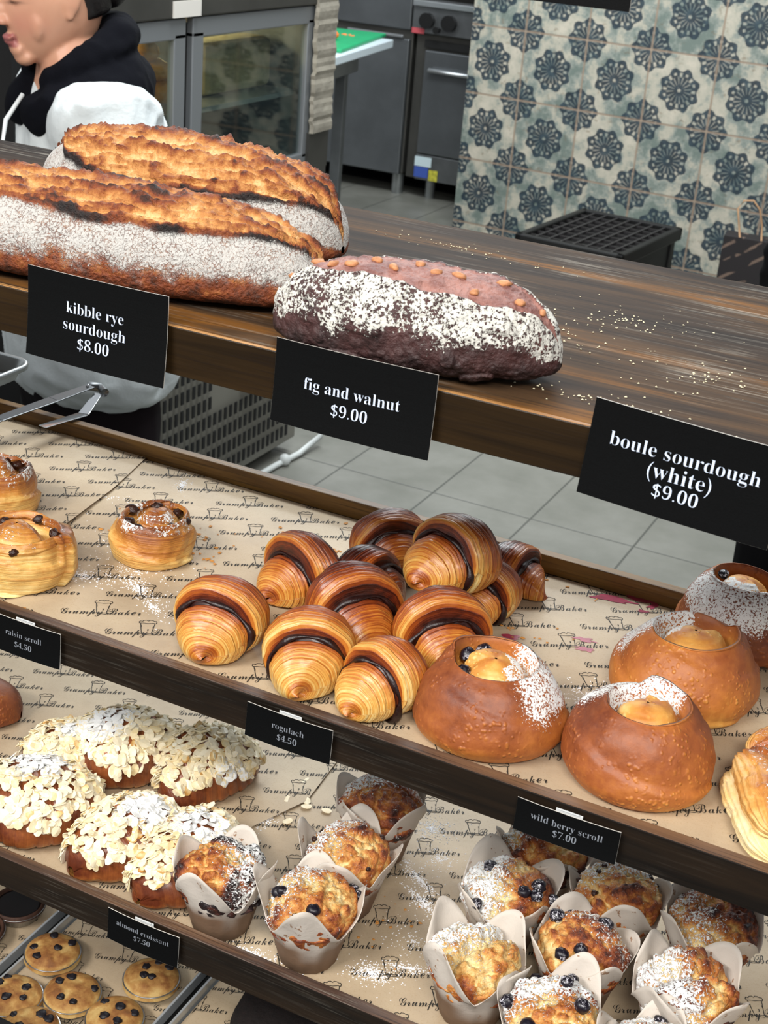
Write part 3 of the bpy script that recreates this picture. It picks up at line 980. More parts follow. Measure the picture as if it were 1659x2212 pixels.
# ------------------------------------------------------------------ scrolls
def scroll(name, loc, rz, Rr, H, prof, seed, mat, label, group, browning, sugar, spiral=.13, nz=(30, .004), fold=.055, strip=(30, 2), squash=.95, lean=0.0, parts=None):
    root = empty(name, loc, rz, label, 'pastry', group)
    nu, nv = 110, 150
    pr = np.array(prof)
    # smooth profile by arclength (Catmull-like through np.interp + box blur)
    s0 = np.linspace(0, 1, len(pr))
    s = np.linspace(0, 1, nu * 4)
    pR, pZ = np.interp(s, s0, pr[:, 0]), np.interp(s, s0, pr[:, 1])
    kz = np.ones(15) / 15
    pad = 7
    pR = np.convolve(np.pad(pR, pad, mode='edge'), kz, 'valid'); pZ = np.convolve(np.pad(pZ, pad, mode='edge'), kz, 'valid')
    pR[-1] = 0.004
    pR, pZ, s = pR[::4], pZ[::4], s[::4]
    n_ = len(s)
    S = s[:, None] * np.ones((1, nv)); PR = pR[:, None] * np.ones((1, nv)); PZ = pZ[:, None] * np.ones((1, nv))
    a = np.linspace(0, 2 * PI, nv, endpoint=False)[None, :] * np.ones((n_, 1))
    q = a / (2 * PI)
    q = q - sst(.94, 1.0, q)
    inner = sst(.95, .6, PR)
    inner = 1 - sst(.6, .95, PR)
    rad = PR * (1 + spiral * (q - .5) * inner * sst(0, .12, PR))
    # a lap of the dough running down and round the side
    zf = .95 - 1.15 * q
    lap = sst(-.03, .03, PZ - zf) * (S < .55)
    rad = rad * (1 - fold * lap * (S < .5))
    lap2 = sst(-.03, .03, PZ - (zf + .62)) * (S < .5)
    rad = rad * (1 - fold * .8 * lap2)
    crater = 1 - sst(0, .12, np.abs(PR - .44))
    gapv = (.5 + .5 * np.cos(a - R(-66) + rz)) * .55
    zone = sst(.24, .33, PR) * (1 - sst(.46, .54, PR)) * (PZ < .97)
    z = PZ + (np.maximum(PZ, .93) - PZ) * gapv * zone + .10 * (q - .5) * inner * sst(.05, .3, PR)
    P = np.stack([rad * Rr * np.cos(a), rad * Rr * np.sin(a) * squash, z * H], -1)
    nn = fbm(P * nz[0] + seed * 3.1, seed, 4) - .5
    N = np.stack([np.cos(a) * np.minimum(PR, 1), np.sin(a) * np.minimum(PR, 1), .5 + .5 * inner], -1)
    P = P + N * (nn * nz[1] * 2)[..., None]
    P[..., 0] += lean * P[..., 2]
    P[..., 2] = np.maximum(P[..., 2], .0004)
    r = browning(S, PR, PZ, a, lap, lap2)
    g = sugar(S, PR, PZ, a, P)
    B = z * strip[0] + a / (2 * PI) * strip[1] + 2 * nn
    A = np.stack([np.clip(r, .0, 1), np.clip(g, 0, 1), B, np.ones_like(r)], -1)
    mb = MB(); mb.grid(P, wrap_v=True, attr=A)
    mb.build('dough_coil', mat, root, smooth=True)
    if parts: parts(root, Rr, H, random.Random(seed))
    return root


BUNP = [(.0, .0), (.80, .0), (.93, .07), (1.0, .20), (1.0, .34), (.95, .52), (.86, .70), (.74, .86), (.62, .96), (.56, .99), (.52, .92), (.485, .74), (.45, .60), (.415, .60), (.375, .78), (.32, .89), (.24, .95), (.12, .98), (0, .98)]


def bun_parts(dirs):
    def f(root, Rr, H, rnd):
        b = MB()
        th = np.linspace(0, 2 * PI, 60, endpoint=False)
        rows = []
        for rr, zz in ((.34, .50), (.38, .60), (.43, .66), (.48, .62), (.52, .54)):
            rr = rr + .012 * np.sin(th * 4) ; zz = zz + .03 * np.sin(th * 5 + 1)
            rows.append(np.stack([rr * Rr * np.cos(th), rr * Rr * np.sin(th) * .95, zz * H], -1))
        b.grid(np.array(rows), wrap_v=True, flip=True)
        b.build('berry_filling', M['jam'], root, smooth=True)
        for (an, rho, zz, sz) in dirs:
            c = MB()
            c.ball((rho * Rr * math.cos(an), rho * Rr * math.sin(an), zz * H), (sz, sz, sz * .85), 9, 12, jit=.3, seed=int(an * 10))
            c.build('blueberry', M['berry'], root, smooth=True)
    return f


def bun_brown(bias, side=None):
    def f(S, PR, PZ, a, lap, lap2):
        inner = 1 - sst(.42, .56, PR)
        out = .56 + bias + .10 * np.sin(a * 1.0 + 1) - .34 * (1 - sst(.02, .30, PZ)) * (.6 + .4 * np.sin(a * 2)) + .10 * sst(.3, .8, PZ)
        out = out - .10 * np.exp(-((PR - .56) / .06) ** 2)
        inn = .24 + .16 * sst(.9, 1.05, PZ) + .1 * np.sin(a * 3)
        return out * (1 - inner) + inn * inner
    return f


def bun_sugar(ang, amt, wid=1.3):
    def f(S, PR, PZ, a, P):
        d = np.abs((a - ang + PI) % (2 * PI) - PI)
        return amt * (1 - sst(wid * .45, wid, d)) * sst(.30, .72, PZ) * (PR > .18) * 1.15
    return f


G_B = 'wild berry scrolls'
scroll('berry_scroll', (-.316, .936, Z2), R(200), .0625, .066, BUNP, 3, M['bun'], 'wild berry scroll with blueberries showing, sugared on its right side, nearest the rogulach', G_B,
       bun_brown(.0), bun_sugar(R(180), 1.0, 1.5), parts=bun_parts([(R(330), .40, .88, .0070), (R(15), .40, .82, .0058), (R(290), .43, .86, .0066)]), nz=(22, .004))
scroll('berry_scroll', (-.194, .944, Z2), R(120), .0630, .066, BUNP, 4, M['bun'], 'wild berry scroll at the shelf lip above the wild berry card', G_B,
       bun_brown(.06), bun_sugar(R(355), 1.2, 1.7), parts=bun_parts([]), nz=(22, .004))
scroll('berry_scroll', (-.193, 1.078, Z2), R(60), .067, .064, BUNP, 5, M['bun'], 'wild berry scroll with a deep dark berry hole, second row on the right', G_B,
       bun_brown(-.04), bun_sugar(R(95), 1.1, 1.2), parts=bun_parts([]), nz=(20, .004))
scroll('berry_scroll', (-.176, 1.187, Z2 + .006), R(-30), .060, .066, BUNP, 6, M['bun'], 'berry scroll lying at the back right corner of the middle shelf', G_B,
       bun_brown(.12), bun_sugar(R(280), 1.0, 1.8), parts=bun_parts([(R(200), .38, .92, .0050)]), nz=(20, .004))

RSP = [(.0, .0), (.80, .0), (.93, .05), (1.0, .22), (1.02, .45), (.98, .68), (.92, .86), (.84, .95), (.78, .90), (.72, .72), (.66, .62), (.58, .60), (.50, .66), (.42, .80), (.32, .96), (.2, 1.04), (.1, 1.05), (0, 1.05)]


def rs_brown(bias):
    def f(S, PR, PZ, a, lap, lap2):
        return .30 + bias + .34 * sst(.5, 1.0, PZ) + .10 * np.sin(a * 2 + 1) - .20 * (1 - sst(.05, .4, PZ)) - .14 * np.exp(-((PR - .62) / .1) ** 2) + .14 * lap * (1 - lap2)
    return f


def rs_parts(angs):
    def f(root, Rr, H, rnd):
        for an, rho, zz in angs:
            c = MB()
            s = rnd.uniform(.0042, .0056)
            c.ball((rho * Rr * math.cos(an), rho * Rr * math.sin(an), (zz + .10) * H), (s * 1.3, s, s * .9), 9, 12, jit=.5, seed=int(an * 7), M=Matrix.Rotation(rnd.uniform(0, 3), 3, 'Z'))
            c.build('raisin', M['raisin_fruit'], root, smooth=True)
    return f


def rs_sugar(amt):
    return lambda S, PR, PZ, a, P: amt * sst(.55, .9, PZ) * (.45 + .55 * vn(P * 70, 3)) * (PR > .25) + amt * .35 * (PZ > .3) * sst(.5, .7, vn(P * 60, 9))


ra = [(R(k), rho, zz) for k, rho, zz in ((20, .62, .72), (75, .66, .74), (130, .60, .72), (170, .66, .76), (215, .62, .70), (245, .56, .72), (285, .66, .72), (330, .60, .70))]
scroll('raisin_scroll', (-.708, 1.040, Z2), R(100), .0435, .046, RSP, 11, M['raisin'], 'sugared raisin scroll standing alone in the middle of the baking paper', 'raisin scrolls',
       rs_brown(.06), rs_sugar(.85), nz=(50, .0040), fold=.11, strip=(22, 5), parts=rs_parts(ra))
scroll('raisin_scroll', (-.783, .930, Z2), R(20), .054, .052, RSP, 12, M['raisin'], 'large pale raisin scroll cut by the left edge, nearest the shelf lip', 'raisin scrolls',
       rs_brown(-.06), rs_sugar(.55), nz=(38, .0055), fold=.12, strip=(20, 6), parts=rs_parts(ra))
scroll('raisin_scroll', (-.893, 1.030, Z2), R(220), .044, .052, RSP, 13, M['raisin'], 'browned raisin scroll cut by the left edge, behind the large pale one', 'raisin scrolls',
       rs_brown(.10), rs_sugar(.8), nz=(45, .0042), fold=.12, strip=(22, 5), parts=rs_parts(ra))


# ------------------------------------------------------------------ generic lump
def lump(nu, nv, rx, ry, rz_, seed, namp, nf, bend=0.0, taper=0.0, pw=2.2, zfl=.34, up=1.0):
    u = np.linspace(-.998, .998, nu)[:, None] * np.ones((1, nv))
    a = np.linspace(0, 2 * PI, nv, endpoint=False)[None, :] * np.ones((nu, 1))
    w = (1 - np.abs(u) ** pw) ** .5 * (1 - taper * u ** 2)
    sa, ca = np.sin(a), np.cos(a)
    z = np.where(sa > 0, zfl + (1 - zfl) * np.abs(sa) ** .9, zfl - zfl * np.abs(sa) ** .6)
    P = np.stack([rx * u, ry * w * ca + bend * u ** 2, rz_ * (z * w ** .7 + zfl * (1 - w ** .7) * .4)], -1)
    nn = fbm(P * nf + seed * 2.9, seed, 4) - .5
    N = np.stack([.4 * u, ca, sa], -1)
    N = N / np.linalg.norm(N, axis=-1, keepdims=True)
    P = P + N * (nn * namp * 2)[..., None]
    P[..., 2] = np.maximum(P[..., 2], .0004)
    return P, N, u, a, nn, z


def almond(loc, rz, rx, ry, H, seed, label, bend=.012, nfl=520, sug=(0, 0, .03), roll=0.0, tilt=0.0, cover=.30, sgn=1, ey=.35):
    root = empty('almond_croissant', loc, rz, label, 'pastry', 'almond croissants')
    root.rotation_euler = (tilt, roll, rz)
    P, N, u, a, nn, z = lump(90, 84, rx, ry, H, seed, .006, 28, bend=bend, taper=.18)
    lay = u * 4.5 + .7 * np.sin(a) + 1.2 * nn
    saw = lay - np.floor(lay)
    P = P - N * (.0022 * saw ** 3)[..., None]
    r = .55 + .5 * nn + .16 * np.abs(u) - .32 * (1 - sst(.05, .32, z))
    A = np.stack([np.clip(r, 0, 1), .0 * r, u * 34 + a, np.ones_like(r)], -1)
    mb = MB(); mb.grid(P, wrap_v=True, attr=A)
    mb.build('croissant', M['almbody'], root, smooth=True)
    rnd = random.Random(seed * 13)
    fb = MB()
    k = 0; tries = 0
    while k < nfl and tries < nfl * 12:
        tries += 1
        i = rnd.randrange(4, 86); j = rnd.randrange(84)
        p = P[i, j]; n = N[i, j]
        if n[2] < -.15 or p[2] < H * .22: continue
        if abs(u[i, j]) > .93: continue
        # bare strip of crust down one side
        if n[1] < -.35 and p[2] < H * (.30 + .45 * vn(np.array([p * 35]), seed)[0]): continue
        ax, ay = rnd.uniform(.0042, .0074), rnd.uniform(.0030, .0050)
        nrm = Vector(n) + Vector((rnd.gauss(0, .38), rnd.gauss(0, .38), rnd.uniform(-.1, .35)))
        nrm.normalize()
        t1 = nrm.cross(Vector((rnd.uniform(-1, 1), rnd.uniform(-1, 1), rnd.uniform(-.4, .4)))).normalized()
        t2 = nrm.cross(t1)
        c = Vector(p) + Vector(n) * rnd.uniform(.0005, .0048)
        V = [c + nrm * .0005]
        ph = rnd.uniform(0, 6)
        for q in range(9):
            an = 2 * PI * q / 9
            rr = 1 - .18 * math.cos(an) * (rnd.random() * .5 + .5)
            V.append(c + t1 * ax * rr * math.cos(an) + t2 * ay * rr * math.sin(an) + nrm * .0006 * math.sin(an * 2 + ph))
        V += [v - nrm * .0007 for v in V]
        F = [(0, 1 + q, 1 + (q + 1) % 9) for q in range(9)] + [(10, 11 + (q + 1) % 9, 11 + q) for q in range(9)] + [(1 + q, 11 + q, 11 + (q + 1) % 9, 1 + (q + 1) % 9) for q in range(9)]
        ds = math.hypot(p[0] - sug[0], p[1] - sug[1]) / sug[2]
        g = max(0, min(1.2, 1.35 - ds)) * .95
        tone = rnd.random() ** 2.2 * .75
        at = [(tone * .6, g, 0, 1)] + [(tone * (1.0 if rnd.random() < .3 else .55) + (.35 if (rnd.random() < .04) else 0), g, 0, 1)] * 9
        fb.raw(V, F, 0, np.array(at + at))
        k += 1
    tag(fb.build('flaked_almonds', M['flake'], root), kind='stuff')
    return root


almond((-.746, 1.048, Z3), R(25), .062, .050, .062, 1, 'almond croissant at the back of the heap under the shelf edge', sug=(-.02, .0, .035), nfl=620)
almond((-.664, 1.070, Z3), R(70), .060, .046, .056, 2, 'almond croissant at the right of the heap with its brown end towards the muffins', sug=(.0, -.06, .03), nfl=620, bend=-.012)
almond((-.763, .925, Z3), R(35), .066, .052, .062, 3, 'almond croissant cut by the left edge, nearest the shelf lip', sug=(.0, .02, .04), nfl=620)
almond((-.655, .928, Z3), R(75), .060, .048, .062, 4, 'almond croissant with a sugared ridge, second from the left at the shelf lip', sug=(.01, -.01, .035), nfl=620)
almond((-.588, .934, Z3), R(85), .064, .048, .060, 5, 'almond croissant half hidden behind the dark-topped muffin', sug=(.01, -.0, .035), nfl=620)
almond((-.798, 1.022, Z3), R(60), .046, .040, .044, 6, 'almond croissant at the back left whose almonds spill over, under its neighbours', sug=(0, 0, .015), nfl=620)

b = MB()
P, N, u, a, nn, z = lump(50, 40, .06, .04, .05, 5, .004, 25)
b.grid(P, wrap_v=True, attr=np.stack([.72 + nn * .3, .1 + 0 * nn, u * 20, 1 + 0 * nn], -1))
tag(b.build('brown_bun', M['bun'], smooth=True, loc=(-.948, 1.035, Z3), rz=.4), 'dark brown bun cut by the left edge of the lower shelf', 'bun')


# ------------------------------------------------------------------ muffins
def muffin(loc, rz, seed, label, s=1.0, brown=.42, burnt=.0, berries=0, sugar=.8, crag=1.0, sdir=0.0, lift=.016, flare=1.0, split=0.0, dome=.030, fr=0, raisins=0, lean=(0, 0)):
    root = empty('muffin', loc, rz, label, 'muffin', 'muffins in paper cases')
    root.rotation_euler = (lean[0], lean[1], rz)
    root.scale = (s, s, s)
    # paper case with pointed, flared corners
    nth = 96
    rows = [(0, 0), (.0235, 0), (.026, .002), (.029, .014), (.033, .030), (.0365, .043)]
    th = np.linspace(0, 2 * PI, nth, endpoint=False)
    pet = np.abs(np.cos(2 * th + fr)) ** 1.3
    hv = .6 + .8 * vn(np.stack([np.cos(th) * 1.3, np.sin(th) * 1.3, th * 0 + seed], -1), seed)
    topz = .049 + (.030 * pet * hv) * flare + .003 * np.sin(th * 3 + seed)
    topr = .0420 + .0062 * pet * flare * hv + .0018 * np.sin(th * 5 + seed)
    G, A = [], []
    for rr, zz in rows:
        cr = 1 + .012 * np.sin(th * 14 + seed) * (zz > .001) + .02 * (vn(np.stack([np.cos(th) * 3, np.sin(th) * 3, th * 0 + zz * 60], -1), seed + 2) - .5)
        G.append(np.stack([rr * cr * np.cos(th), rr * cr * np.sin(th), zz + 0 * th], -1))
        dk = (1 - sst(.028, .040, zz + .014 * (vn(np.stack([np.cos(th) * 2, np.sin(th) * 2, th * 0 + 4], -1), seed) - .5)))
        A.append(np.stack([dk * .9, 0 * th, 0 * th, 1 + 0 * th], -1))
    for k in range(1, 7):
        q = k / 6
        rr = .0365 + (topr - .0365) * q ** .9
        zz = .043 + (topz - .043) * q
        wob = .0012 * np.sin(th * 9 + seed + 3 * q)
        G.append(np.stack([(rr + wob) * np.cos(th), (rr + wob) * np.sin(th), zz], -1))
        A.append(np.stack([0 * th + .0, 0 * th, 0 * th, 1 + 0 * th], -1))
    mb = MB(); mb.grid(np.array(G), wrap_v=True, attr=np.array(A))
    o = mb.build('paper_case', M['case'], root, smooth=True)
    so = o.modifiers.new('thick', 'SOLIDIFY'); so.thickness = .0004; so.offset = 1
    # cake top
    nu, nv = 90, 130
    rho = np.linspace(0.004, 1, nu)[:, None] * np.ones((1, nv))
    a = np.linspace(0, 2 * PI, nv, endpoint=False)[None, :] * np.ones((nu, 1))
    rad = .0385 * np.sin(np.minimum(rho * 1.22, 1.22) * PI / 2 / 1.0) / 1.0
    rad = np.where(rho < .82, .0408 * np.sin(rho / .82 * PI / 2), .0408 - (rho - .82) / .18 * .006)
    zz = np.where(rho < .82, dome * np.cos(rho / .82 * PI / 2) ** .8, -(rho - .82) / .18 * .016)
    P = np.stack([rad * np.cos(a), rad * np.sin(a), .046 + lift * .35 + zz], -1)
    S = P + seed * 1.37
    n1 = fbm(S * 42, seed, 3) - .5
    n2 = fbm(S * 120, seed + 3, 4) - .5
    ridg = 1 - np.abs(2 * fbm(S * 55, seed + 8, 3) - 1) * 2.2
    N = np.stack([np.cos(a) * rho, np.sin(a) * rho, 1 - .6 * rho], -1)
    N /= np.linalg.norm(N, axis=-1, keepdims=True)
    n3 = fbm(S * 300, seed + 6, 3) - .5
    disp = crag * (.0105 * n1 + .0055 * n2 + .0030 * n3 - .003 * sst(.55, .95, ridg))
    cr = 0
    if split:
        cr = np.exp(-((P[..., 0] * math.cos(split) + P[..., 1] * math.sin(split) + .02 * n1) / .0065) ** 2) * (rho < .85)
        disp = disp - .011 * cr
    P = P + N * disp[..., None]
    bt = sst(.45, .62, vn(S * 38, seed + 5)) * burnt
    r = brown + .9 * n1 * crag + .6 * n2 - .25 * sst(.6, .95, ridg) + bt * .55 + .14 * sst(.6, .9, rho) - .35 * cr
    dx = P[..., 0] * math.cos(sdir) + P[..., 1] * math.sin(sdir)
    g = sugar * (.35 + .65 * sst(-.02, .02, dx)) * (rho < .9)
    A = np.stack([np.clip(r, .02, 1), np.clip(g + 0 * r, 0, 1), 0 * r, 1 + 0 * r], -1)
    mb = MB(); mb.grid(P, wrap_v=True, attr=A)
    mb.build('cake_top', M['muffin'], root, smooth=True)
    rnd = random.Random(seed)
    for k in range(berries + raisins):
        an, ro = rnd.uniform(0, 2 * PI), rnd.uniform(.25, .78)
        i = int(ro * (nu - 1)); j = int(an / (2 * PI) * nv) % nv
        c = MB()
        sz = rnd.uniform(.0048, .0074) if k < berries else rnd.uniform(.0024, .0036)
        c.ball(tuple(P[i, j] + N[i, j] * sz * .25), (sz, sz, sz * .8), 9, 12, jit=.35, seed=k + seed)
        c.build('blueberry' if k < berries else 'raisin', M['berry'] if k < berries else M['raisin_fruit'], root, smooth=True)
    return root


MUF = [
    ((-.533, .898, Z3), 20, dict(seed=1, brown=.55, burnt=1.0, sugar=.85, sdir=R(20), crag=1.25, fr=.6), 'muffin with a burnt dark top beside the almond croissants'),
    ((-.445, .903, Z3), 60, dict(seed=2, brown=.40, berries=7, sugar=.8, sdir=R(100), crag=1.1, fr=1.4), 'blueberry muffin leaning over the shelf lip, centre of the photo'),
    ((-.449, .980, Z3), 110, dict(seed=3, brown=.46, raisins=7, sugar=.8, sdir=R(60), fr=.3), 'muffin directly behind the centre blueberry muffin'),
    ((-.457, 1.065, Z3), 10, dict(seed=4, brown=.46, raisins=6, sugar=1.0, sdir=R(110), fr=.9), 'rearmost of the four muffins in the left group'),
    ((-.296, 1.092, Z3), 45, dict(seed=5, brown=.34, burnt=.4, sugar=.9, sdir=R(100), crag=1.4, fr=.5), 'muffin under the wild berry card at the back of the right group'),
    ((-.303, 1.010, Z3), 80, dict(seed=6, brown=.36, berries=6, sugar=1.0, sdir=R(110), fr=1.1), 'heavily sugared blueberry muffin at the left of the right group'),
    ((-.213, 1.060, Z3), 30, dict(seed=7, brown=.42, raisins=8, sugar=.85, sdir=R(90), fr=.2), 'raisin-studded muffin in the middle row of the right group'),
    ((-.127, 1.065, Z3), 70, dict(seed=8, brown=.42, burnt=.5, sugar=.7, sdir=R(150), crag=1.3, fr=.8), 'muffin with stained case at the right edge of the photo'),
    ((-.292, .915, Z3), 15, dict(seed=9, brown=.26, sugar=1.0, sdir=R(120), crag=1.2, split=2.4, flare=1.15, fr=1.3), 'pale muffin with a split open top, front left of the right group'),
    ((-.219, .975, Z3), 50, dict(seed=10, brown=.48, berries=5, sugar=.7, sdir=R(20), fr=.4), 'orange-brown blueberry muffin in the centre of the right group'),
    ((-.124, .972, Z3), 95, dict(seed=11, brown=.40, burnt=.5, sugar=1.0, sdir=R(120), crag=1.3, split=.5, fr=1.0, s=1.05), 'large craggy muffin near the bottom right corner'),
    ((-.212, .888, Z3), 35, dict(seed=12, brown=.45, berries=6, burnt=.6, sugar=1.1, sdir=R(90), crag=1.1, fr=1.5), 'dark berry muffin cut by the bottom edge of the photo'),
    ((-.130, .888, Z3), 5, dict(seed=13, brown=.40, berries=3, sugar=1.0, sdir=R(90), fr=.1, s=.95), 'muffin barely showing at the bottom edge, right of the dark berry one'),
]
for loc, rz, kw, lab in MUF: muffin(loc, R(rz), label=lab, **kw)


# ------------------------------------------------------------------ cheese puffs at the right edge
def puff(loc, rz, s, seed, label):
    root = empty('cheese_puff', loc, rz, label, 'pastry', 'puff pastries at the right edge')
    root.scale = (s, s, s)
    for nm, rx, ry, H, z0, dx, rb, gs, sd in (('lower_fold', .058, .045, .034, 0, 0, .12, .0, 1), ('upper_fold', .052, .038, .034, .020, .004, .50, .6, 2)):
        P, N, u, a, nn, z = lump(80, 90, rx, ry, H, seed + sd, .006, 32, bend=.016)
        lay = z * 7 + .8 * nn
        saw = lay - np.floor(lay)
        P = P - N * (.003 * saw ** 2)[..., None]
        P[..., 2] += z0
        P[..., 1] += dx
        r = rb + .6 * nn + .25 * sst(.6, 1, z) - .2 * (1 - sst(.0, .3, z))
        g = gs * sst(.7, .95, z)
        mb = MB(); mb.grid(P, wrap_v=True, attr=np.stack([np.clip(r, 0, 1), g, z * 12 + nn * 4, 1 + 0 * r], -1))
        mb.build(nm, M['puff'], root, smooth=True)
    return root


puff((-.078, .935, Z2), R(115), .92, 3, 'folded puff pastry cut by the right edge, nearest the shelf lip')
puff((-.088, 1.012, Z2), R(60), .70, 7, 'folded puff pastry cut by the right edge, behind the nearer one')

# ------------------------------------------------------------------ bottom shelf: trays, tarts, brownie
M['tray_rim'] = plain('bright_tray_rim', '#c4c8ca', .3, .45)


def tray(x0, x1, label, seed):
    root = empty('metal_tray', (x0, .862, .4715), 0, label, 'tray', 'trays on the bottom shelf')
    w, d = x1 - x0, .39
    b = MB(); b.box((w / 2, d / 2, .001), (w, d, .002)); b.build('tray_floor', M['alu'], root)
    b = MB()
    for c, s in (((.0015, d / 2, .008), (.003, d, .016)), ((w - .0015, d / 2, .008), (.003, d, .016)), ((w / 2, .0015, .008), (w - .006, .003, .016)), ((w / 2, d - .0015, .008), (w - .006, .003, .016))):
        b.box(c, s)
    b.build('tray_rim', M['tray_rim'], root, bevel=.0008)
    paper_sheet('baking_paper', [(x0 + .005, .868), (x1 - .005, .868), (x1 - .005, 1.245), (x0 + .005, 1.245)], .4745, 'printed baking paper lining the ' + label, R(22), (x0 + .07, .95 + seed * .013), seed)


tray(-1.2, -.862, 'metal tray at the bottom left holding the chocolate tart', 21)
tray(-.850, -.664, 'metal tray of blueberry tarts on the bottom shelf', 22)
tray(-.652, -.45, 'metal tray under the chocolate brownie', 23)
ZT = .4765


def tart(loc, seed, kind, label, s=1.0, tilt=0.0):
    root = empty('blueberry_tart' if kind == 'b' else 'chocolate_tart', loc, seed * 1.1, label, 'tart', 'small tarts on the bottom shelf')
    root.scale = (s, s, s)
    root.rotation_euler = (tilt, 0, seed * 1.1)
    th = np.linspace(0, 2 * PI, 120, endpoint=False)
    fl = 1 + .018 * np.sin(th * 30)
    rows = []
    for rr, zz in ((.001, .0), (.024, 0), (.0255, .001), (.031, .015), (.0335, .0162), (.033, .0168), (.030, .0160)):
        k = fl if .02 < rr < .033 else 1
        rows.append(np.stack([rr * k * np.cos(th), rr * k * np.sin(th), zz + 0 * th], -1))
    b = MB(); b.grid(np.array(rows), wrap_v=True); b.build('foil_cup', M['foil'], root, smooth=True)
    nu, nv = 50, 80
    rho = np.linspace(0.003, 1, nu)[:, None] * np.ones((1, nv)); a = np.linspace(0, 2 * PI, nv, endpoint=False)[None, :] * np.ones((nu, 1))
    rim = .0335
    if kind == 'b': zz = .0165 + .010 * (1 - rho ** 3.5) - .006 * sst(.93, 1, rho)
    else: zz = np.where(rho < .80, .0145, .0145 + .006 * np.sin((rho - .80) / .20 * PI))
    P = np.stack([rim * rho * np.cos(a), rim * rho * np.sin(a), zz], -1)
    nn = fbm(P * 80 + seed * 5, seed, 4) - .5
    P[..., 2] += nn * (.004 if kind == 'b' else .0006)
    r = .35 + 1.2 * nn - .25 * sst(.86, .95, rho)
    b = MB(); b.grid(P, wrap_v=True, attr=np.stack([np.clip(r, 0, 1), 0 * r, 0 * r, 1 + 0 * r], -1))
    if kind == 'b':
        b.build('pastry_top', M['tart'], root, smooth=True)
        rnd = random.Random(seed)
        for k in range(5):
            an, ro = k * 1.257 + rnd.uniform(-.4, .4), rnd.uniform(.25, .75)
            i, j = int(ro * 49), int(an / (2 * PI) * nv) % nv
            c = MB(); sz = rnd.uniform(.0045, .0062)
            c.ball(tuple(P[i, j]), (sz, sz, sz * .45), 9, 14, jit=.6, seed=k + seed)
            c.build('blueberry', M['berry_dark'], root, smooth=True)
    else:
        b.build('tart_shell', M['tart_dark'], root, smooth=True)
        c = MB(); q = np.linspace(0, 2 * PI, 60, endpoint=False)
        rows = [np.stack([k * .0268 * np.cos(q), k * .0268 * np.sin(q), .0166 + .0005 * (1 - k) + 0 * q], -1) for k in (.02, .5, .9, 1.0)] + [np.stack([.0268 * np.cos(q), .0268 * np.sin(q), .014 + 0 * q], -1)]
        c.grid(np.array(rows), wrap_v=True, flip=True)
        c.build('chocolate_filling', M['choc_gloss'], root, smooth=True)
    return root


M['berry_dark'] = plain('baked_dark_blueberry', '#130d14', .5, bump=(300, .5, .001))
M['choc_gloss'] = plain('dark_chocolate_glaze', '#0d0706', .4)
M['tart_dark'] = plain('dark_tart_shell', '#4c2f20', .7, nz=(150, .4))
TARTS = [((-.822, 1.016, ZT), 1, 'b', 'blueberry tart at the back left of the tart tray, above two others'),
         ((-.815, .940, ZT), 2, 'b', 'blueberry tart cut by the left edge of the photo'),
         ((-.764, .976, ZT), 3, 'b', 'blueberry tart in the middle of the tart tray'),
         ((-.704, 1.040, ZT), 4, 'b', 'blueberry tart right under the almond croissant card'),
         ((-.770, .912, ZT), 5, 'b', 'blueberry tart cut by the bottom edge, left one'),
         ((-.703, .970, ZT), 6, 'b', 'blueberry tart cut by the bottom edge, right one'),
         ((-.907, 1.060, ZT), 7, 'c', 'glossy dark chocolate tart in a foil cup at the left edge'),
         ((-.917, 1.000, ZT), 8, 'c', 'chocolate tart of which only the foil rim shows at the left edge')]
for loc, sd, kd, lab in TARTS: tart(loc, sd, kd, lab, s=.96)
b = MB()
P, N, u, a, nn, z = lump(70, 70, .075, .045, .040, 77, .004, 50, pw=9)
P[..., 1] = np.clip(P[..., 1] * 1.25, -.042, .042)
b.grid(P, wrap_v=True)
br = b.build('chocolate_brownie', plain('brownie_crust', '#1c110f', .85, nz=(160, .5), bump=(220, .9, .002)), smooth=True, loc=(-.525, 1.065, ZT), rz=R(8))
tag(br, 'long dark chocolate brownie slab on the bottom shelf', 'brownie')

# ------------------------------------------------------------------ loose sugar, crumbs, flakes, stains


def scatter(name, mat, spots, z, size, label, cat, seed, flat=.45, surf=None, jit=.5):
    rnd = random.Random(seed)
    mb = MB()
    for (cx, cy, rx, ry, ang, n) in spots:
        for k in range(n):
            r_ = abs(rnd.gauss(0, .5)); t_ = rnd.uniform(0, 2 * PI)
            lx, ly = r_ * rx * math.cos(t_), r_ * ry * math.sin(t_)
            x = cx + lx * math.cos(ang) - ly * math.sin(ang); y = cy + lx * math.sin(ang) + ly * math.cos(ang)
            s = size * rnd.uniform(.5, 1.5)
            zz = z + (float(und(x, y, *surf)) if surf else 0)
            V = [(x + s * math.cos(q) * rnd.uniform(.6, 1.3), y + s * math.sin(q) * rnd.uniform(.6, 1.3), zz + s * .12) for q in (0, 1.26, 2.5, 3.77, 5.0)]
            V += [(x, y, zz + s * flat * 2), (x, y, zz)]
            mb.raw(V, [(5, q, (q + 1) % 5) for q in range(5)] + [(6, (q + 1) % 5, q) for q in range(5)])
    o = mb.build(name, mat)
    return tag(o, label, cat, kind='stuff')


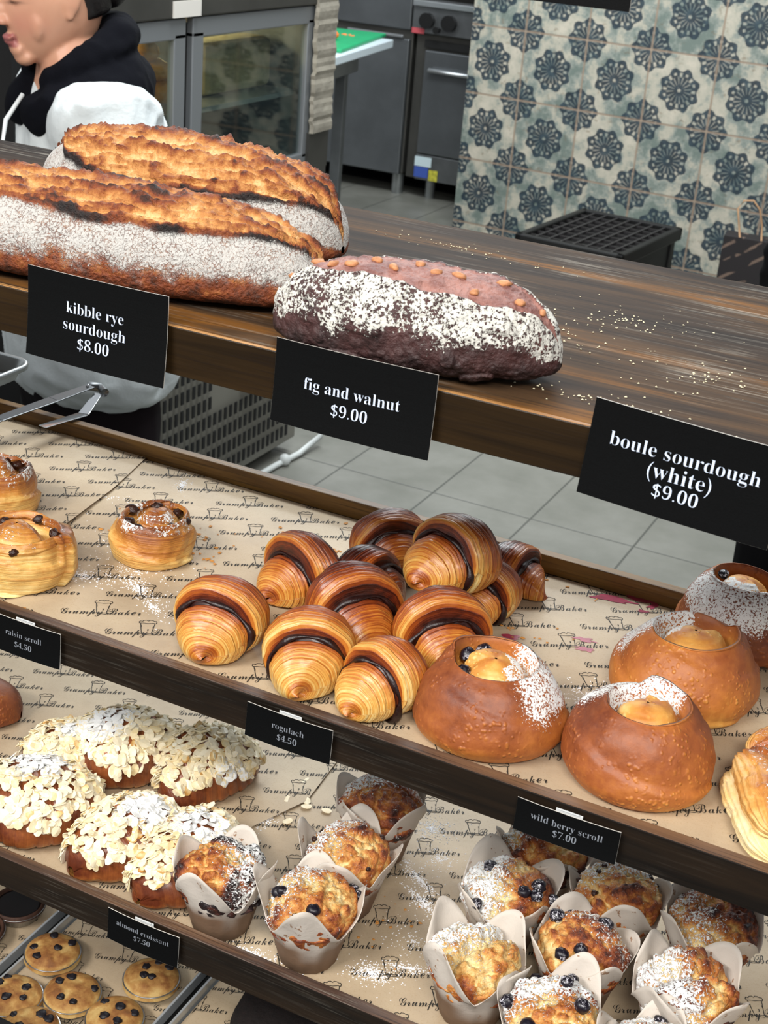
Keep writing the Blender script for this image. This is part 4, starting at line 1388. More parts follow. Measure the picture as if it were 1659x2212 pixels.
scatter('icing_sugar', M['sugar'], [(-.777, 1.191, .022, .007, 2.0, 260), (-.681, .975, .05, .014, -.5, 420), (-.650, .952, .03, .010, -.6, 200), (-.735, .965, .05, .02, .3, 380), (-.84, 1.115, .06, .012, .3, 260),
                                   (-.89, 1.085, .05, .02, .2, 200), (-.735, 1.04, .07, .05, 0, 200), (-.70, 1.0, .10, .06, 0, 260), (-.262, 1.03, .035, .03, 0, 260), (-.285, 1.252, .02, .006, .2, 80)],
        1.0192, .00062, 'icing sugar spilt on the middle shelf around the raisin scrolls', 'icing sugar', 1, surf=(3, .0016))
scatter('icing_sugar', M['sugar'], [(-.486, .878, .035, .012, 0, 300), (-.385, .912, .03, .016, .3, 520), (-.36, .935, .035, .008, .3, 260), (-.428, 1.13, .035, .03, 0, 420), (-.405, 1.052, .04, .008, -.6, 420), (-.385, 1.022, .04, .01, -.5, 460),
                                   (-.40, 1.09, .035, .03, 0, 260), (-.575, 1.055, .012, .03, 0, 160), (-.37, .97, .05, .05, 0, 200)],
        .7508, .00066, 'icing sugar spilt on the lower shelf around the muffins', 'icing sugar', 2, surf=(8, .0016))
scatter('flour_dust', M['crumb_pale'] if 'crumb_pale' in M else plain('pale_flour_crumbs', '#d9cfae', .9), [(-.36, 1.02, .16, .07, 0, 130), (-.30, 1.10, .10, .06, 0, 90), (-.50, 1.22, .2, .03, 0, 60), (-.2, 1.0, .12, .1, 0, 70), (-.27, .9, .15, .03, 0, 60), (-.44, 1.02, .05, .04, 0, 60)],
        1.3252, .0008, 'flour and crumbs sprinkled on the top shelf boards', 'crumbs', 3)
scatter('pastry_crumbs', M['crumb'], [(-.62, 1.155, .02, .008, 0, 14), (-.60, 1.135, .03, .01, 0, 8), (-.735, .88, .01, .006, 0, 10), (-.70, 1.10, .09, .03, 0, 26), (-.57, 1.145, .018, .01, 0, 26), (-.77, 1.06, .012, .01, 0, 10), (-.66, 1.06, .02, .02, 0, 12), (-.45, 1.2, .2, .03, 0, 18), (-.36, 1.10, .1, .05, 0, 20)],
        1.0198, .0019, 'golden pastry crumbs on the middle shelf paper', 'crumbs', 4, flat=.25, surf=(3, .0016))
scatter('pastry_crumbs', M['crumb'], [(-.845, 1.10, .02, .01, 0, 12), (-.61, 1.12, .02, .02, 0, 10), (-.7, 1.17, .1, .02, 0, 12), (-.58, 1.10, .02, .02, 0, 8), (-.4, .98, .1, .08, 0, 20), (-.80, 1.0, .06, .06, 0, 12)],
        .7518, .0016, 'golden pastry crumbs on the lower shelf paper', 'crumbs', 5, flat=.25)
rnd = random.Random(12)
for k, (x, y) in enumerate([(-.575, 1.131), (-.575, 1.092), (-.556, 1.100), (-.552, 1.092), (-.531, 1.097), (-.556, 1.060), (-.545, .888)]):
    b = MB()
    V = [(0, 0, .0012)]
    a0 = rnd.uniform(0, 3)
    for q in range(9):
        an = 2 * PI * q / 9
        V.append((.0058 * math.cos(an), .0040 * math.sin(an), .0006 + .0004 * math.sin(an * 2 + a0)))
    V += [(p[0], p[1], p[2] - .0006) for p in V]
    F = [(0, 1 + q, 1 + (q + 1) % 9) for q in range(9)] + [(10, 11 + (q + 1) % 9, 11 + q) for q in range(9)] + [(1 + q, 11 + q, 11 + (q + 1) % 9, 1 + (q + 1) % 9) for q in range(9)]
    b.raw(V, F, 0, np.tile(np.array([.15, 0, 0, 1.]), (20, 1)))
    tag(b.build('almond_flake', M['flake'], loc=(x, y, .7528), rz=a0), 'loose almond flake lying on the baking paper of the lower shelf', 'almond flake', 'loose almond flakes on the lower shelf')


def blot(pts_list, z, label):
    mb = MB()
    for (cx, cy, rx, ry, ang, sd) in pts_list:
        n = 40
        V = [(cx, cy, z + float(und(cx, cy, 3, .0016)))]
        for q in range(n):
            an = 2 * PI * q / n
            k = .55 + .9 * vn(np.array([[math.cos(an) * 2.2, math.sin(an) * 2.2, sd]]), int(sd))[0] ** 1.3
            lx, ly = rx * k * math.cos(an), ry * k * math.sin(an)
            x, y = cx + lx * math.cos(ang) - ly * math.sin(ang), cy + lx * math.sin(ang) + ly * math.cos(ang)
            V.append((x, y, z + float(und(x, y, 3, .0016))))
        mb.raw(V, [(0, 1 + q, 1 + (q + 1) % n) for q in range(n)])
    o = mb.build('berry_stain', M['stain'])
    return tag(o, label, 'stain')


blot([(-.300, 1.212, .020, .006, .2, 1), (-.280, 1.226, .014, .004, .1, 2), (-.262, 1.222, .008, .005, 1.2, 3), (-.268, 1.205, .005, .003, .4, 9)], 1.0197, 'pink berry juice stain on the paper below the back rim')
blot([(-.355, 1.085, .010, .006, .8, 4), (-.358, 1.068, .006, .008, .1, 5)], 1.0197, 'pink berry juice stain beside the rogulach heap')
blot([(-.298, 1.120, .011, .004, .1, 6), (-.290, 1.104, .008, .004, .3, 7)], 1.0197, 'faint pink berry stain between the berry scrolls')

# ------------------------------------------------------------------ tongs and pan at the left
t = empty('serving_tongs', (0, 0, 0), 0, 'steel serving tongs lying over the back rim of the middle shelf', 'tongs')


def strip(mb, pts, wid, th, upv=(0, 0, 1)):
    for k, (p, q) in enumerate(zip(pts[:-1], pts[1:])):
        p, q = Vector(p), Vector(q)
        d = (q - p); s = d.cross(Vector(upv)).normalized(); n = s.cross(d).normalized()
        V = []
        for e, w in ((p, wid[k]), (q, wid[k + 1])):
            for sx, sn in ((-1, -1), (1, -1), (1, 1), (-1, 1)): V.append(e + s * sx * w / 2 + n * sn * th / 2)
        mb.raw(V, [(0, 1, 2, 3), (7, 6, 5, 4), (0, 4, 5, 1), (1, 5, 6, 2), (2, 6, 7, 3), (3, 7, 4, 0)])


b = MB()
A0, A1 = Vector((-.978, 1.300, 1.056)), Vector((-1.015, 1.07, 1.048))
strip(b, [A0, A0.lerp(A1, .25), A0.lerp(A1, .6), A1], [.013, .017, .015, .012], .0014)
b.build('arm', M['chrome_dark'] if 'chrome_dark' in M else plain('satin_steel', '#6b6e70', .3, .9), t, bevel=.0005)
b = MB()
B0, B1 = Vector((-.966, 1.298, 1.050)), Vector((-.925, 1.10, 1.0225))
strip(b, [B0, Vector((-.955, 1.255, 1.040)), Vector((-.962, 1.19, 1.043))], [.010, .013, .011], .0012)
b.build('arm', M['chrome'], t, bevel=.0005)
b = MB(); b.tube([(-.985, 1.302, 1.054), (-.972, 1.309, 1.053), (-.960, 1.302, 1.051)], .0055, 12)
b.build('spring_end', M['steel'], t, smooth=True)
b = MB(); b.ball((-.979, 1.295, 1.0575), .0022, 6, 8); b.build('rivet', M['chrome'], t, smooth=True)

t = empty('sheet_pan', (-1.20, 1.14, 1.0385), 0, 'aluminium sheet pan cut by the left edge, resting on the middle shelf rim', 'pan')
b = MB()


def rrect(hx, hy, r, z, n=8):
    out = []
    for cx, cy, a0 in ((hx - r, hy - r, 0), (-hx + r, hy - r, PI / 2), (-hx + r, -hy + r, PI), (hx - r, -hy + r, 1.5 * PI)):
        for k in range(n + 1): out.append((cx + r * math.cos(a0 + PI / 2 * k / n), cy + r * math.sin(a0 + PI / 2 * k / n), z))
    return np.array(out)


hx, hy = .125, .178
rows = [rrect(.001, .001, .0005, .0), rrect(hx - .014, hy - .014, .014, 0), rrect(hx - .011, hy - .011, .016, .002), rrect(hx - .004, hy - .004, .020, .020), rrect(hx, hy, .024, .0215), rrect(hx + .0015, hy + .0015, .025, .0195), rrect(hx + .0012, hy + .0012, .025, .016), rrect(hx - .003, hy - .003, .022, .0165)]
b.grid(np.array(rows), wrap_v=True)
o = b.build('pan_body', M['alu'], t, smooth=True)
so = o.modifiers.new('thick', 'SOLIDIFY'); so.thickness = .001
b = MB()
P, N, u, a, nn, z = lump(40, 40, .05, .045, .012, 6, .004, 60)
b.grid(P, wrap_v=True, attr=np.stack([.25 + nn, .2 + 0 * nn, u * 10, 1 + 0 * nn], -1))
tag(b.build('pastry_slice', M['puff'], smooth=True, loc=(-1.13, 1.235, 1.041)), 'pale pastry slice lying in the sheet pan at the left edge', 'pastry slice')

# ------------------------------------------------------------------ kitchen behind the counter
# cold display cabinet: door face on x = -1.91 looking towards +x
XC = -1.91
t = empty('display_cabinet', (XC, 3.05, 0), 0, 'stainless glass-door display cabinet with vent grille behind the baker', 'display cabinet')
y0, y1, top = -.62, .50, 1.34
st, sl, sd_ = M['steel'], M['steel_light'], M['steel_dark']
b = MB()
b.box((-.36, (y0 + y1) / 2, .44), (.70, y1 - y0, .80))
b.build('machine_base', plain('warm_grey_enamel', '#75736a', .5, .1), t, bevel=.004)
b = MB()
for yy in (y0 + .02, y1 - .02): b.box((-.35, yy, 1.07), (.68, .04, .46))
b.box((-.69, (y0 + y1) / 2, 1.07), (.02, y1 - y0, .46)); b.box((-.35, (y0 + y1) / 2, .86), (.68, y1 - y0, .03))
b.build('cabinet_body', st, t, bevel=.003)
b = MB(); b.box((-.34, (y0 + y1) / 2, 1.318), (.72, y1 - y0 + .02, .075)); b.build('top_panel', sd_, t, bevel=.004)
b = MB(); b.box((-.3, -.1, 1.375), (.5, .7, .04)); b.build('top_tray', M['alu'], t, bevel=.004)
b = MB(); b.box((.022, -.18, 1.300), (.004, .11, .035)); b.build('door_label', M['card_edge'], t)
gl = NT('cabinet_glass')
gl.t.nodes.clear()
out = gl.t.nodes.new('ShaderNodeOutputMaterial'); tr = gl.t.nodes.new('ShaderNodeBsdfTransparent'); gs = gl.t.nodes.new('ShaderNodeBsdfGlossy'); mxs = gl.t.nodes.new('ShaderNodeMixShader')
tr.inputs[0].default_value = (.78, .85, .83, 1); gs.inputs['Roughness'].default_value = .03; mxs.inputs[0].default_value = .14
gl.t.links.new(tr.outputs[0], mxs.inputs[1]); gl.t.links.new(gs.outputs[0], mxs.inputs[2]); gl.t.links.new(mxs.outputs[0], out.inputs[0])
M['glass'] = gl.mat
fa = plain('satin_door_frame', '#8d9194', .45, .55)
for nm, ya, yb_ in (('sliding_door', -.135, .455), ('sliding_door', -.60, -.165)):
    b = MB()
    w_ = .045
    for c, s in (((0, (ya + yb_) / 2, 1.255), (.02, yb_ - ya, w_)), ((0, (ya + yb_) / 2, .875), (.02, yb_ - ya, w_)), ((0, ya + w_ / 2, 1.065), (.02, w_, .36)), ((0, yb_ - w_ / 2, 1.065), (.02, w_, .36))):
        b.box(c, s)
    d = b.build(nm, fa, t, bevel=.003)
    b = MB(); b.box((-.003, (ya + yb_) / 2, 1.065), (.004, yb_ - ya - .08, .345)); b.build('glass_pane', M['glass'], d)
b = MB(); b.box((-.012, -.15, 1.065), (.012, .028, .40)); b.build('door_seal', M['black'], t)
b = MB(); b.box((-.34, -.05, 1.05), (.60, 1.0, .012)); b.build('inner_shelf', sl, t)
b = MB(); b.box((-.36, (y0 + y1) / 2, .02), (.6, y1 - y0 - .1, .04)); b.build('plinth', M['recess_dark'], t)
# vent grille
b = MB()
for rr in range(7):
    zc = .40 - rr * .052
    for k in range(34):
        yy = -.45 + k * .0265
        if rr < 3 and yy > .02: continue
        b.box((.0005, yy, zc), (.003, .0115, .034))
b.build('vent_slots', M['recess_dark'], t)
b = MB(); b.tube([(.0, .19, .345), (.022, .19, .345)], .040, 24); b.build('dial', plain('blue_dial', '#3b5b78', .4), t, bevel=.002)
b = MB(); b.tube([(.02, .19, .345), (.045, .19, .345)], .023, 20); b.build('dial_knob', M['black'], t, bevel=.002)
b = MB(); b.box((.001, .30, .372), (.003, .05, .022)); b.build('switch_plate', sl, t)
ro = NT('red_indicator'); ro.set(Base_Color='#e02030', Emission_Color='#ff2038'); ro.p.inputs['Emission Strength'].default_value = 1.5
b = MB(); b.ball((.003, .262, .405), (.003, .006, .005), 6, 8); b.build('indicator_lamp', ro.mat, t)
# pastries inside the cabinet
lampm = plain('warm_lit_pastry', '#e2a23a', .5, nz=(40, .4))
for k, (yy, zz, s) in enumerate(((-.055, 1.075, .9), (-.17, 1.075, 1), (-.06, 1.125, .85), (-.15, 1.13, .9), (-.09, 1.172, .8), (-.27, 1.075, 1))):
    b = MB(); b.ball((0, 0, .028), (.06 * s, .045 * s, .028), 10, 16, jit=.3, seed=k)
    tag(b.build('golden_pastry', lampm, smooth=True, loc=(XC - .13 - .01 * k, 3.05 + yy, zz - .018)), 'golden pastry stacked in the left bay of the display cabinet', 'pastry', 'golden pastries in the display cabinet')
b = MB(); b.box((0, 0, .065), (.10, .33, .13)); 
tag(b.build('wrapped_bread', plain('cloth_wrapped_bread', '#9c8f66', .8, nz=(30, .3), bump=(40, .6, .006)), bevel=.02, loc=(XC - .16, 3.325, 1.057)), 'cream wrapped bread bundle behind the right glass door of the cabinet', 'bread')
for k, (yy, s) in enumerate(((-.30, 1), (.0, .9), (.20, 1.1))):
    b = MB(); b.ball((0, 0, .04), (.10, .09 * s, .04), 10, 16, jit=.3, seed=k + 20)
    tag(b.build('round_bread', plain('dim_brown_crust', '#6d5038', .7, nz=(30, .4)), smooth=True, loc=(XC - .2, 3.05 + yy, .875)), 'brown bread on the floor of the display cabinet, seen dimly through its glass', 'bread', 'breads at the bottom of the display cabinet')
l = bpy.data.lights.new('cabinet_lamp', 'AREA'); l.shape = 'RECTANGLE'; l.size, l.size_y, l.energy, l.color = .1, .9, 5.0, (1, .78, .42)
lo = bpy.data.objects.new('cabinet_lamp', l); COL.objects.link(lo); lo.location = (XC - .30, 3.0, 1.265)

# stack of order slips hanging at the end of the cabinet
t = empty('order_slips', (XC + .016, 3.585, .95), 0, 'long wad of creased order slips hanging at the cabinet end', 'paper slips')
b = MB()
rnd = random.Random(5)
rows = []
for k in range(36):
    z_ = k * .0108
    j = rnd.uniform(-.0025, .0025); j2 = rnd.uniform(-.003, .003)
    rows.append([(j, -.105 + j2, z_), (.012 + j, -.105 + j2, z_), (.014 + j, -.002 + j2, z_ + .002), (j, .0, z_ + .002)])
b.grid(np.array(rows), wrap_v=True)
b.build('paper_wad', plain('creased_slip_paper', '#a09a8c', .8, nz=(14, .25), bump=(25, .8, .006)), t)
b = MB(); b.box((-.002, -.05, -.05), (.010, .11, .10)); b.build('dark_backing', sd_, t)
b = MB(); b.box((-.003, -.05, -.325), (.012, .10, .45)); b.build('backing_strip', sd_, t)

# steel bench with green chopping board
ang = R(9.3)
t = empty('prep_bench', (-2.73, 5.05, 0), ang, 'stainless prep bench with pale top carrying the green chopping board', 'bench')
b = MB(); b.box((-.55, .50, .885), (1.1, 1.06, .035)); b.build('bench_top', M['white_top'], t, bevel=.004)
b = MB(); b.box((-.56, .36, .825), (.98, .80, .08)); b.build('top_rail', st, t, bevel=.004)
b = MB(); b.box((-.60, .30, .44), (.86, .78, .70)); b.build('cabinet', M['steel_light'], t, bevel=.004)
for xx, yy in ((-.13, .72), (-.13, -.08), (-1.0, .72), (-1.0, -.08)):
    b = MB(); b.box((xx, yy, .40), (.045, .045, .80)); b.build('leg', st, t, bevel=.002)
t = empty('chopping_board', (-2.808, 5.40, .9026), R(12), 'green plastic chopping board lying on the steel bench', 'chopping board')
b = MB(); b.box((-.27, .369, .0075), (.54, .738, .015)); b.build('board', M['green'], t, bevel=.004)
b = MB()
b.ball((0, 0, .022), (.048, .030, .024), 10, 18, jit=.1)
tag(b.build('carrot_piece', M['carrot'], smooth=True, loc=(-3.005, 5.65, .9176)), 'orange carrot chunk on the green chopping board', 'carrot')
scatter('carrot_scraps', M['carrot'], [(-3.035, 5.87, .05, .04, 0, 30)], .918, .004, 'orange carrot scraps on the green chopping board', 'scraps', 9)

# steel fridge and oven
t = empty('steel_fridge', (-3.24, 7.0, 0), 0, 'tall stainless fridge standing on round legs left of the oven', 'fridge')
sf = plain('fridge_steel', '#7b7f82', .33, .75, nz=(4, .2))
b = MB(); b.box((-.60, .42, .97), (1.20, .80, 1.72)); b.build('fridge_body', sd_, t, bevel=.006)
b = MB(); b.box((-.60, .008, .455), (1.18, .03, .69)); b.build('lower_door', sf, t, bevel=.006)
b = MB(); b.box((-.60, .008, 1.335), (1.18, .03, .98)); b.build('upper_door', sf, t, bevel=.006)
b = MB(); b.box((-.20, -.018, .812), (.32, .02, .014)); b.build('door_handle', sl, t, bevel=.003)
b = MB(); b.box((-.95, -.018, .985), (.16, .02, .016)); b.build('door_handle', sl, t, bevel=.003)
for xx in (-.04, -1.14):
    for yy in (.06, .76):
        b = MB(); b.tube([(xx, yy, 0), (xx, yy, .11)], .032, 16); b.build('leg', M['alu'], t)
t = empty('oven', (-3.236, 7.02, 0), 0, 'stainless commercial oven with two dark knobs beside the tiled wall', 'oven')
b = MB(); b.box((.40, .40, .50), (.78, .78, .80)); b.build('oven_body', sd_, t, bevel=.005)
b = MB(); b.box((.40, -.012, .905), (.80, .05, .13)); b.build('control_panel', M['steel'], t, bevel=.004)
b = MB(); b.box((.40, -.0, .985), (.79, .12, .03)); b.build('top_edge', sl, t, bevel=.004)
b = MB(); b.box((.37, -.012, .50), (.58, .03, .52)); b.build('oven_door', sf, t, bevel=.006)
b = MB(); b.tube([(.12, -.055, .665), (.62, -.055, .665)], .012, 12); b.build('door_handle', sl, t, smooth=True)
b = MB(); b.box((.37, -.008, .79), (.60, .02, .035)); b.build('vent_gap', M['recess_dark'], t)
b = MB(); b.box((.37, -.012, .17), (.58, .03, .13)); b.build('kick_panel', M['steel'], t, bevel=.003)
for xx, zz, r_ in ((.090, .905, .036), (.212, .905, .036), (.148, .866, .014)):
    b = MB(); b.tube([(xx, -.035, zz), (xx, -.075, zz)], r_, 18); b.build('knob', M['black'], t, bevel=.003)
b = MB(); b.box((.036, -.038, .850), (.07, .003, .026)); b.build('red_badge', plain('red_badge_print', '#c2525a', .5), t)
b = MB(); b.box((.125, -.030, .200), (.095, .003, .050)); b.build('white_sticker', plain('white_sticker', '#c9dbe0', .5), t)
b = MB(); b.box((.118, -.030, .145), (.080, .003, .055)); b.build('blue_sticker', plain('blue_sticker', '#3c57a8', .5), t)
b = MB(); b.box((.188, -.030, .135), (.050, .003, .055)); b.build('yellow_sticker', plain('yellow_sticker', '#d6cf4a', .5, nz=(60, .5)), t)
for xx in (.14, .45, .72):
    b = MB(); b.tube([(xx, .06, 0), (xx, .06, .10)], .026, 14); b.build('leg', M['alu'], t)
b = MB(); b.box((-3.3, 7.7, .001), (2.6, .9, .002))  # flat black sheet on the floor below fridge and oven
tag(b.build('black_floor_sheet', M['blackout']), 'thin black sheet on the floor under the fridge and oven', 'mat')
b = MB(); b.tube([(-1.89, 3.60, .14), (-1.88, 3.64, .10), (-1.87, 3.62, .03), (-1.875, 3.50, .012), (-1.885, 3.38, .012), (-1.89, 3.2, .012)], .009, 8)
b.ball((-1.878, 3.42, .018), .018, 8, 12)
tag(b.build('drain_hose', plain('white_hose', '#c9cdcb', .5), smooth=True), 'white drain hose on the floor beside the vent grille', 'hose')
# black crate under the tiles
t = empty('plastic_crate', (-1.655, 5.52, 0), -R(4.7), 'black plastic crate stack with a slatted lid against the tiled wall', 'crate')
b = MB()
w, d, h = .42, .62, .335
for sx in (-1, 1): b.box((sx * (w / 2 - .02), 0, .16), (.02, d - .03, .32))
for sy in (-1, 1): b.box((0, sy * (d / 2 - .02), .16), (w - .03, .02, .32))
for sx in (-1, 1):
    for sy in (-1, 1): b.box((sx * (w / 2 - .025), sy * (d / 2 - .025), .16), (.045, .045, .32))
b.build('crate_body', M['black'], t, bevel=.003)
b = MB()
for sx in (-1, 1): b.box((sx * (w / 2), 0, h), (.03, d + .03, .05))
for sy in (-1, 1): b.box((0, sy * (d / 2), h), (w + .03, .03, .05))
b.build('rim', M['black'], t, bevel=.006)
b = MB()
for k in range(1, 8): b.box((-w / 2 + w * k / 8, 0, h + .012), (.008, d - .02, .012))
for k in range(1, 9): b.box((0, -d / 2 + d * k / 9, h + .010), (w - .02, .008, .010))
b.build('lattice', plain('grey_black_lattice', '#2c2a2b', .4), t)
b = MB(); b.box((0, 0, h - .05), (w - .03, d - .03, .02)); b.build('inner_floor', M['black'], t)

# paper carrier bag and the dark figure at the right edge
t = empty('carrier_bag', (-1.10, 5.80, 0), R(3), 'black patterned carrier bag with a kraft side and string handle by the wall', 'bag')
nbg = NT('patterned_bag')
x, y, z = nbg.xyz(nbg.obj())
lines_ = nbg.mth('SINE', nbg.mul(nbg.add(nbg.add(z, nbg.mul(x, -.7)), 0.0), 95.0))
dsh = nbg.ss(nbg.noise(18, 1), .5, .56)
nbg.set(Base_Color=nbg.mix(nbg.mul(nbg.ss(lines_, .6, .95), dsh), '#1c1719', '#6f5c50'), Roughness=.7)
b = MB(); b.box((0, 0, .19), (.24, .10, .38)); b.build('bag_body', nbg.mat, t, bevel=.003)
b = MB(); b.box((.1235, 0, .18), (.003, .098, .34)); b.box((.155, -.02, .17), (.06, .085, .34), taper=.8); b.build('kraft_side', plain('kraft_card', '#a57f56', .7), t)
b = MB(); b.tube([(-.055, -.045, .37), (-.072, -.048, .44), (-.085, -.048, .49), (-.065, -.048, .525), (-.03, -.048, .53), (.0, -.048, .50), (.02, -.045, .44), (.03, -.045, .37)], .004, 8)
b.build('handle', plain('kraft_twine', '#b08a66', .7), t, smooth=True)

b = MB(); b.box((-2.40, 2.37, .75), (.90, .06, 1.5))  # plain black panel put in where the background is simply dark
tag(b.build('black_panel', M['blackout']), 'black panel standing in for the dark background at the far left behind the face of the baker', 'panel')

# ------------------------------------------------------------------ people


def skin_mesh(verts, edges, radii, sub=1):
    me = bpy.data.meshes.new('sk')
    me.from_pydata(verts, edges, [])
    o = bpy.data.objects.new('sk', me)
    COL.objects.link(o)
    md = o.modifiers.new('skin', 'SKIN')
    md.use_smooth_shade = True
    sv = me.skin_vertices[0].data
    for i, r in enumerate(radii):
        sv[i].radius = r if hasattr(r, '__len__') else (r, r)
        sv[i].use_root = (i == 0)
    s = o.modifiers.new('sub', 'SUBSURF'); s.levels = sub; s.render_levels = sub
    dg = bpy.context.evaluated_depsgraph_get()
    m2 = bpy.data.meshes.new_from_object(o.evaluated_get(dg))
    V = np.array([v.co[:] for v in m2.vertices]); F = [tuple(p.vertices) for p in m2.polygons]
    bpy.data.objects.remove(o); bpy.data.meshes.remove(me); bpy.data.meshes.remove(m2)
    return V, F


def fused(mb, voxel, smooth=4):
    me = bpy.data.meshes.new('fu'); me.from_pydata(mb.v, [], mb.f)
    o = bpy.data.objects.new('fu', me); COL.objects.link(o)
    r = o.modifiers.new('r', 'REMESH'); r.mode = 'VOXEL'; r.voxel_size = voxel
    if smooth:
        s = o.modifiers.new('s', 'SMOOTH'); s.factor = .5; s.iterations = smooth
    dg = bpy.context.evaluated_depsgraph_get()
    m2 = bpy.data.meshes.new_from_object(o.evaluated_get(dg))
    V = np.array([v.co[:] for v in m2.vertices]); F = [tuple(p.vertices) for p in m2.polygons]
    bpy.data.objects.remove(o); bpy.data.meshes.remove(me); bpy.data.meshes.remove(m2)
    return V, F


def head_grid(n=90, k=1.0):
    th = np.linspace(.01, PI - .01, n)[:, None] * np.ones((1, n)); ph = np.linspace(0, 2 * PI, n, endpoint=False)[None, :] * np.ones((n, 1))
    x, y, z = np.sin(th) * np.cos(ph), np.sin(th) * np.sin(ph), np.cos(th)
    low = sst(.05, -1.0, z) if False else np.clip(-z, 0, 1) ** 1.2
    X = x * .072 * (1 - .20 * low); Y = y * .092 * np.where(y < 0, .93, 1.0) * (1 - .10 * low * (y > 0)); Z = z * .112
    Y = Y - .016 * low * (y < .3) - .002
    for sx in (-1, 1):
        g = np.exp(-(((X - sx * .031) / .014) ** 2 + ((Z - .012) / .010) ** 2)) * (y < 0)
        Y = Y + .008 * g
    return np.stack([X, Y, Z], -1) * k, (x, y, z)


def limb_hand(mb, wrist, dirv, side):
    """palm and five curled fingers"""
    d = Vector(dirv).normalized(); up_ = Vector((0, 0, 1)); s = d.cross(up_).normalized() * side
    dn = Vector((0, 0, -1))
    pv, pe, prr = [tuple(wrist), tuple(Vector(wrist) + d * .045), tuple(Vector(wrist) + d * .085)], [(0, 1), (1, 2)], [(.024, .018), (.036, .015), (.036, .012)]
    V, F = skin_mesh(pv, pe, prr, 1); mb.raw(V, F)
    for k in range(4):
        base = Vector(wrist) + d * .078 + s * (.026 - .0175 * k)
        L = (.070, .078, .073, .056)[k]
        pts = [base - d * .02, base, base + d * L * .45 + dn * .008, base + d * L * .72 + dn * .026, base + d * L * .82 + dn * .046]
        V, F = skin_mesh([tuple(p) for p in pts], [(0, 1), (1, 2), (2, 3), (3, 4)], [.009, .0095, .0088, .0082, .0072], 1); mb.raw(V, F)
    b0 = Vector(wrist) + d * .025 + s * .02
    pts = [b0, b0 + s * .022 + d * .018, b0 + s * .034 + d * .045 + dn * .006, b0 + s * .034 + d * .068 + dn * .014]
    V, F = skin_mesh([tuple(p) for p in pts], [(0, 1), (1, 2), (2, 3)], [.013, .012, .0100, .0085], 1); mb.raw(V, F)


ns = NT('face_skin')
r_, g_, b_ = ns.attr()
sc_ = ns.mix(ns.mul(ns.ss(ns.noise(14, 3), .4, .7), .25), '#d6a184', '#c98a70')
sc_ = ns.mix(ns.mul(b_, .35), sc_, '#c9786c')
sc_ = ns.mix(r_, sc_, '#a35a5c')
sc_ = ns.mix(g_, sc_, '#2b1a17')
ns.set(Base_Color=sc_, Roughness=.45)
ns.p.inputs['Subsurface Weight'].default_value = .12
ns.p.inputs['Subsurface Radius'].default_value = (.012, .005, .003)
M['skin'] = ns.mat


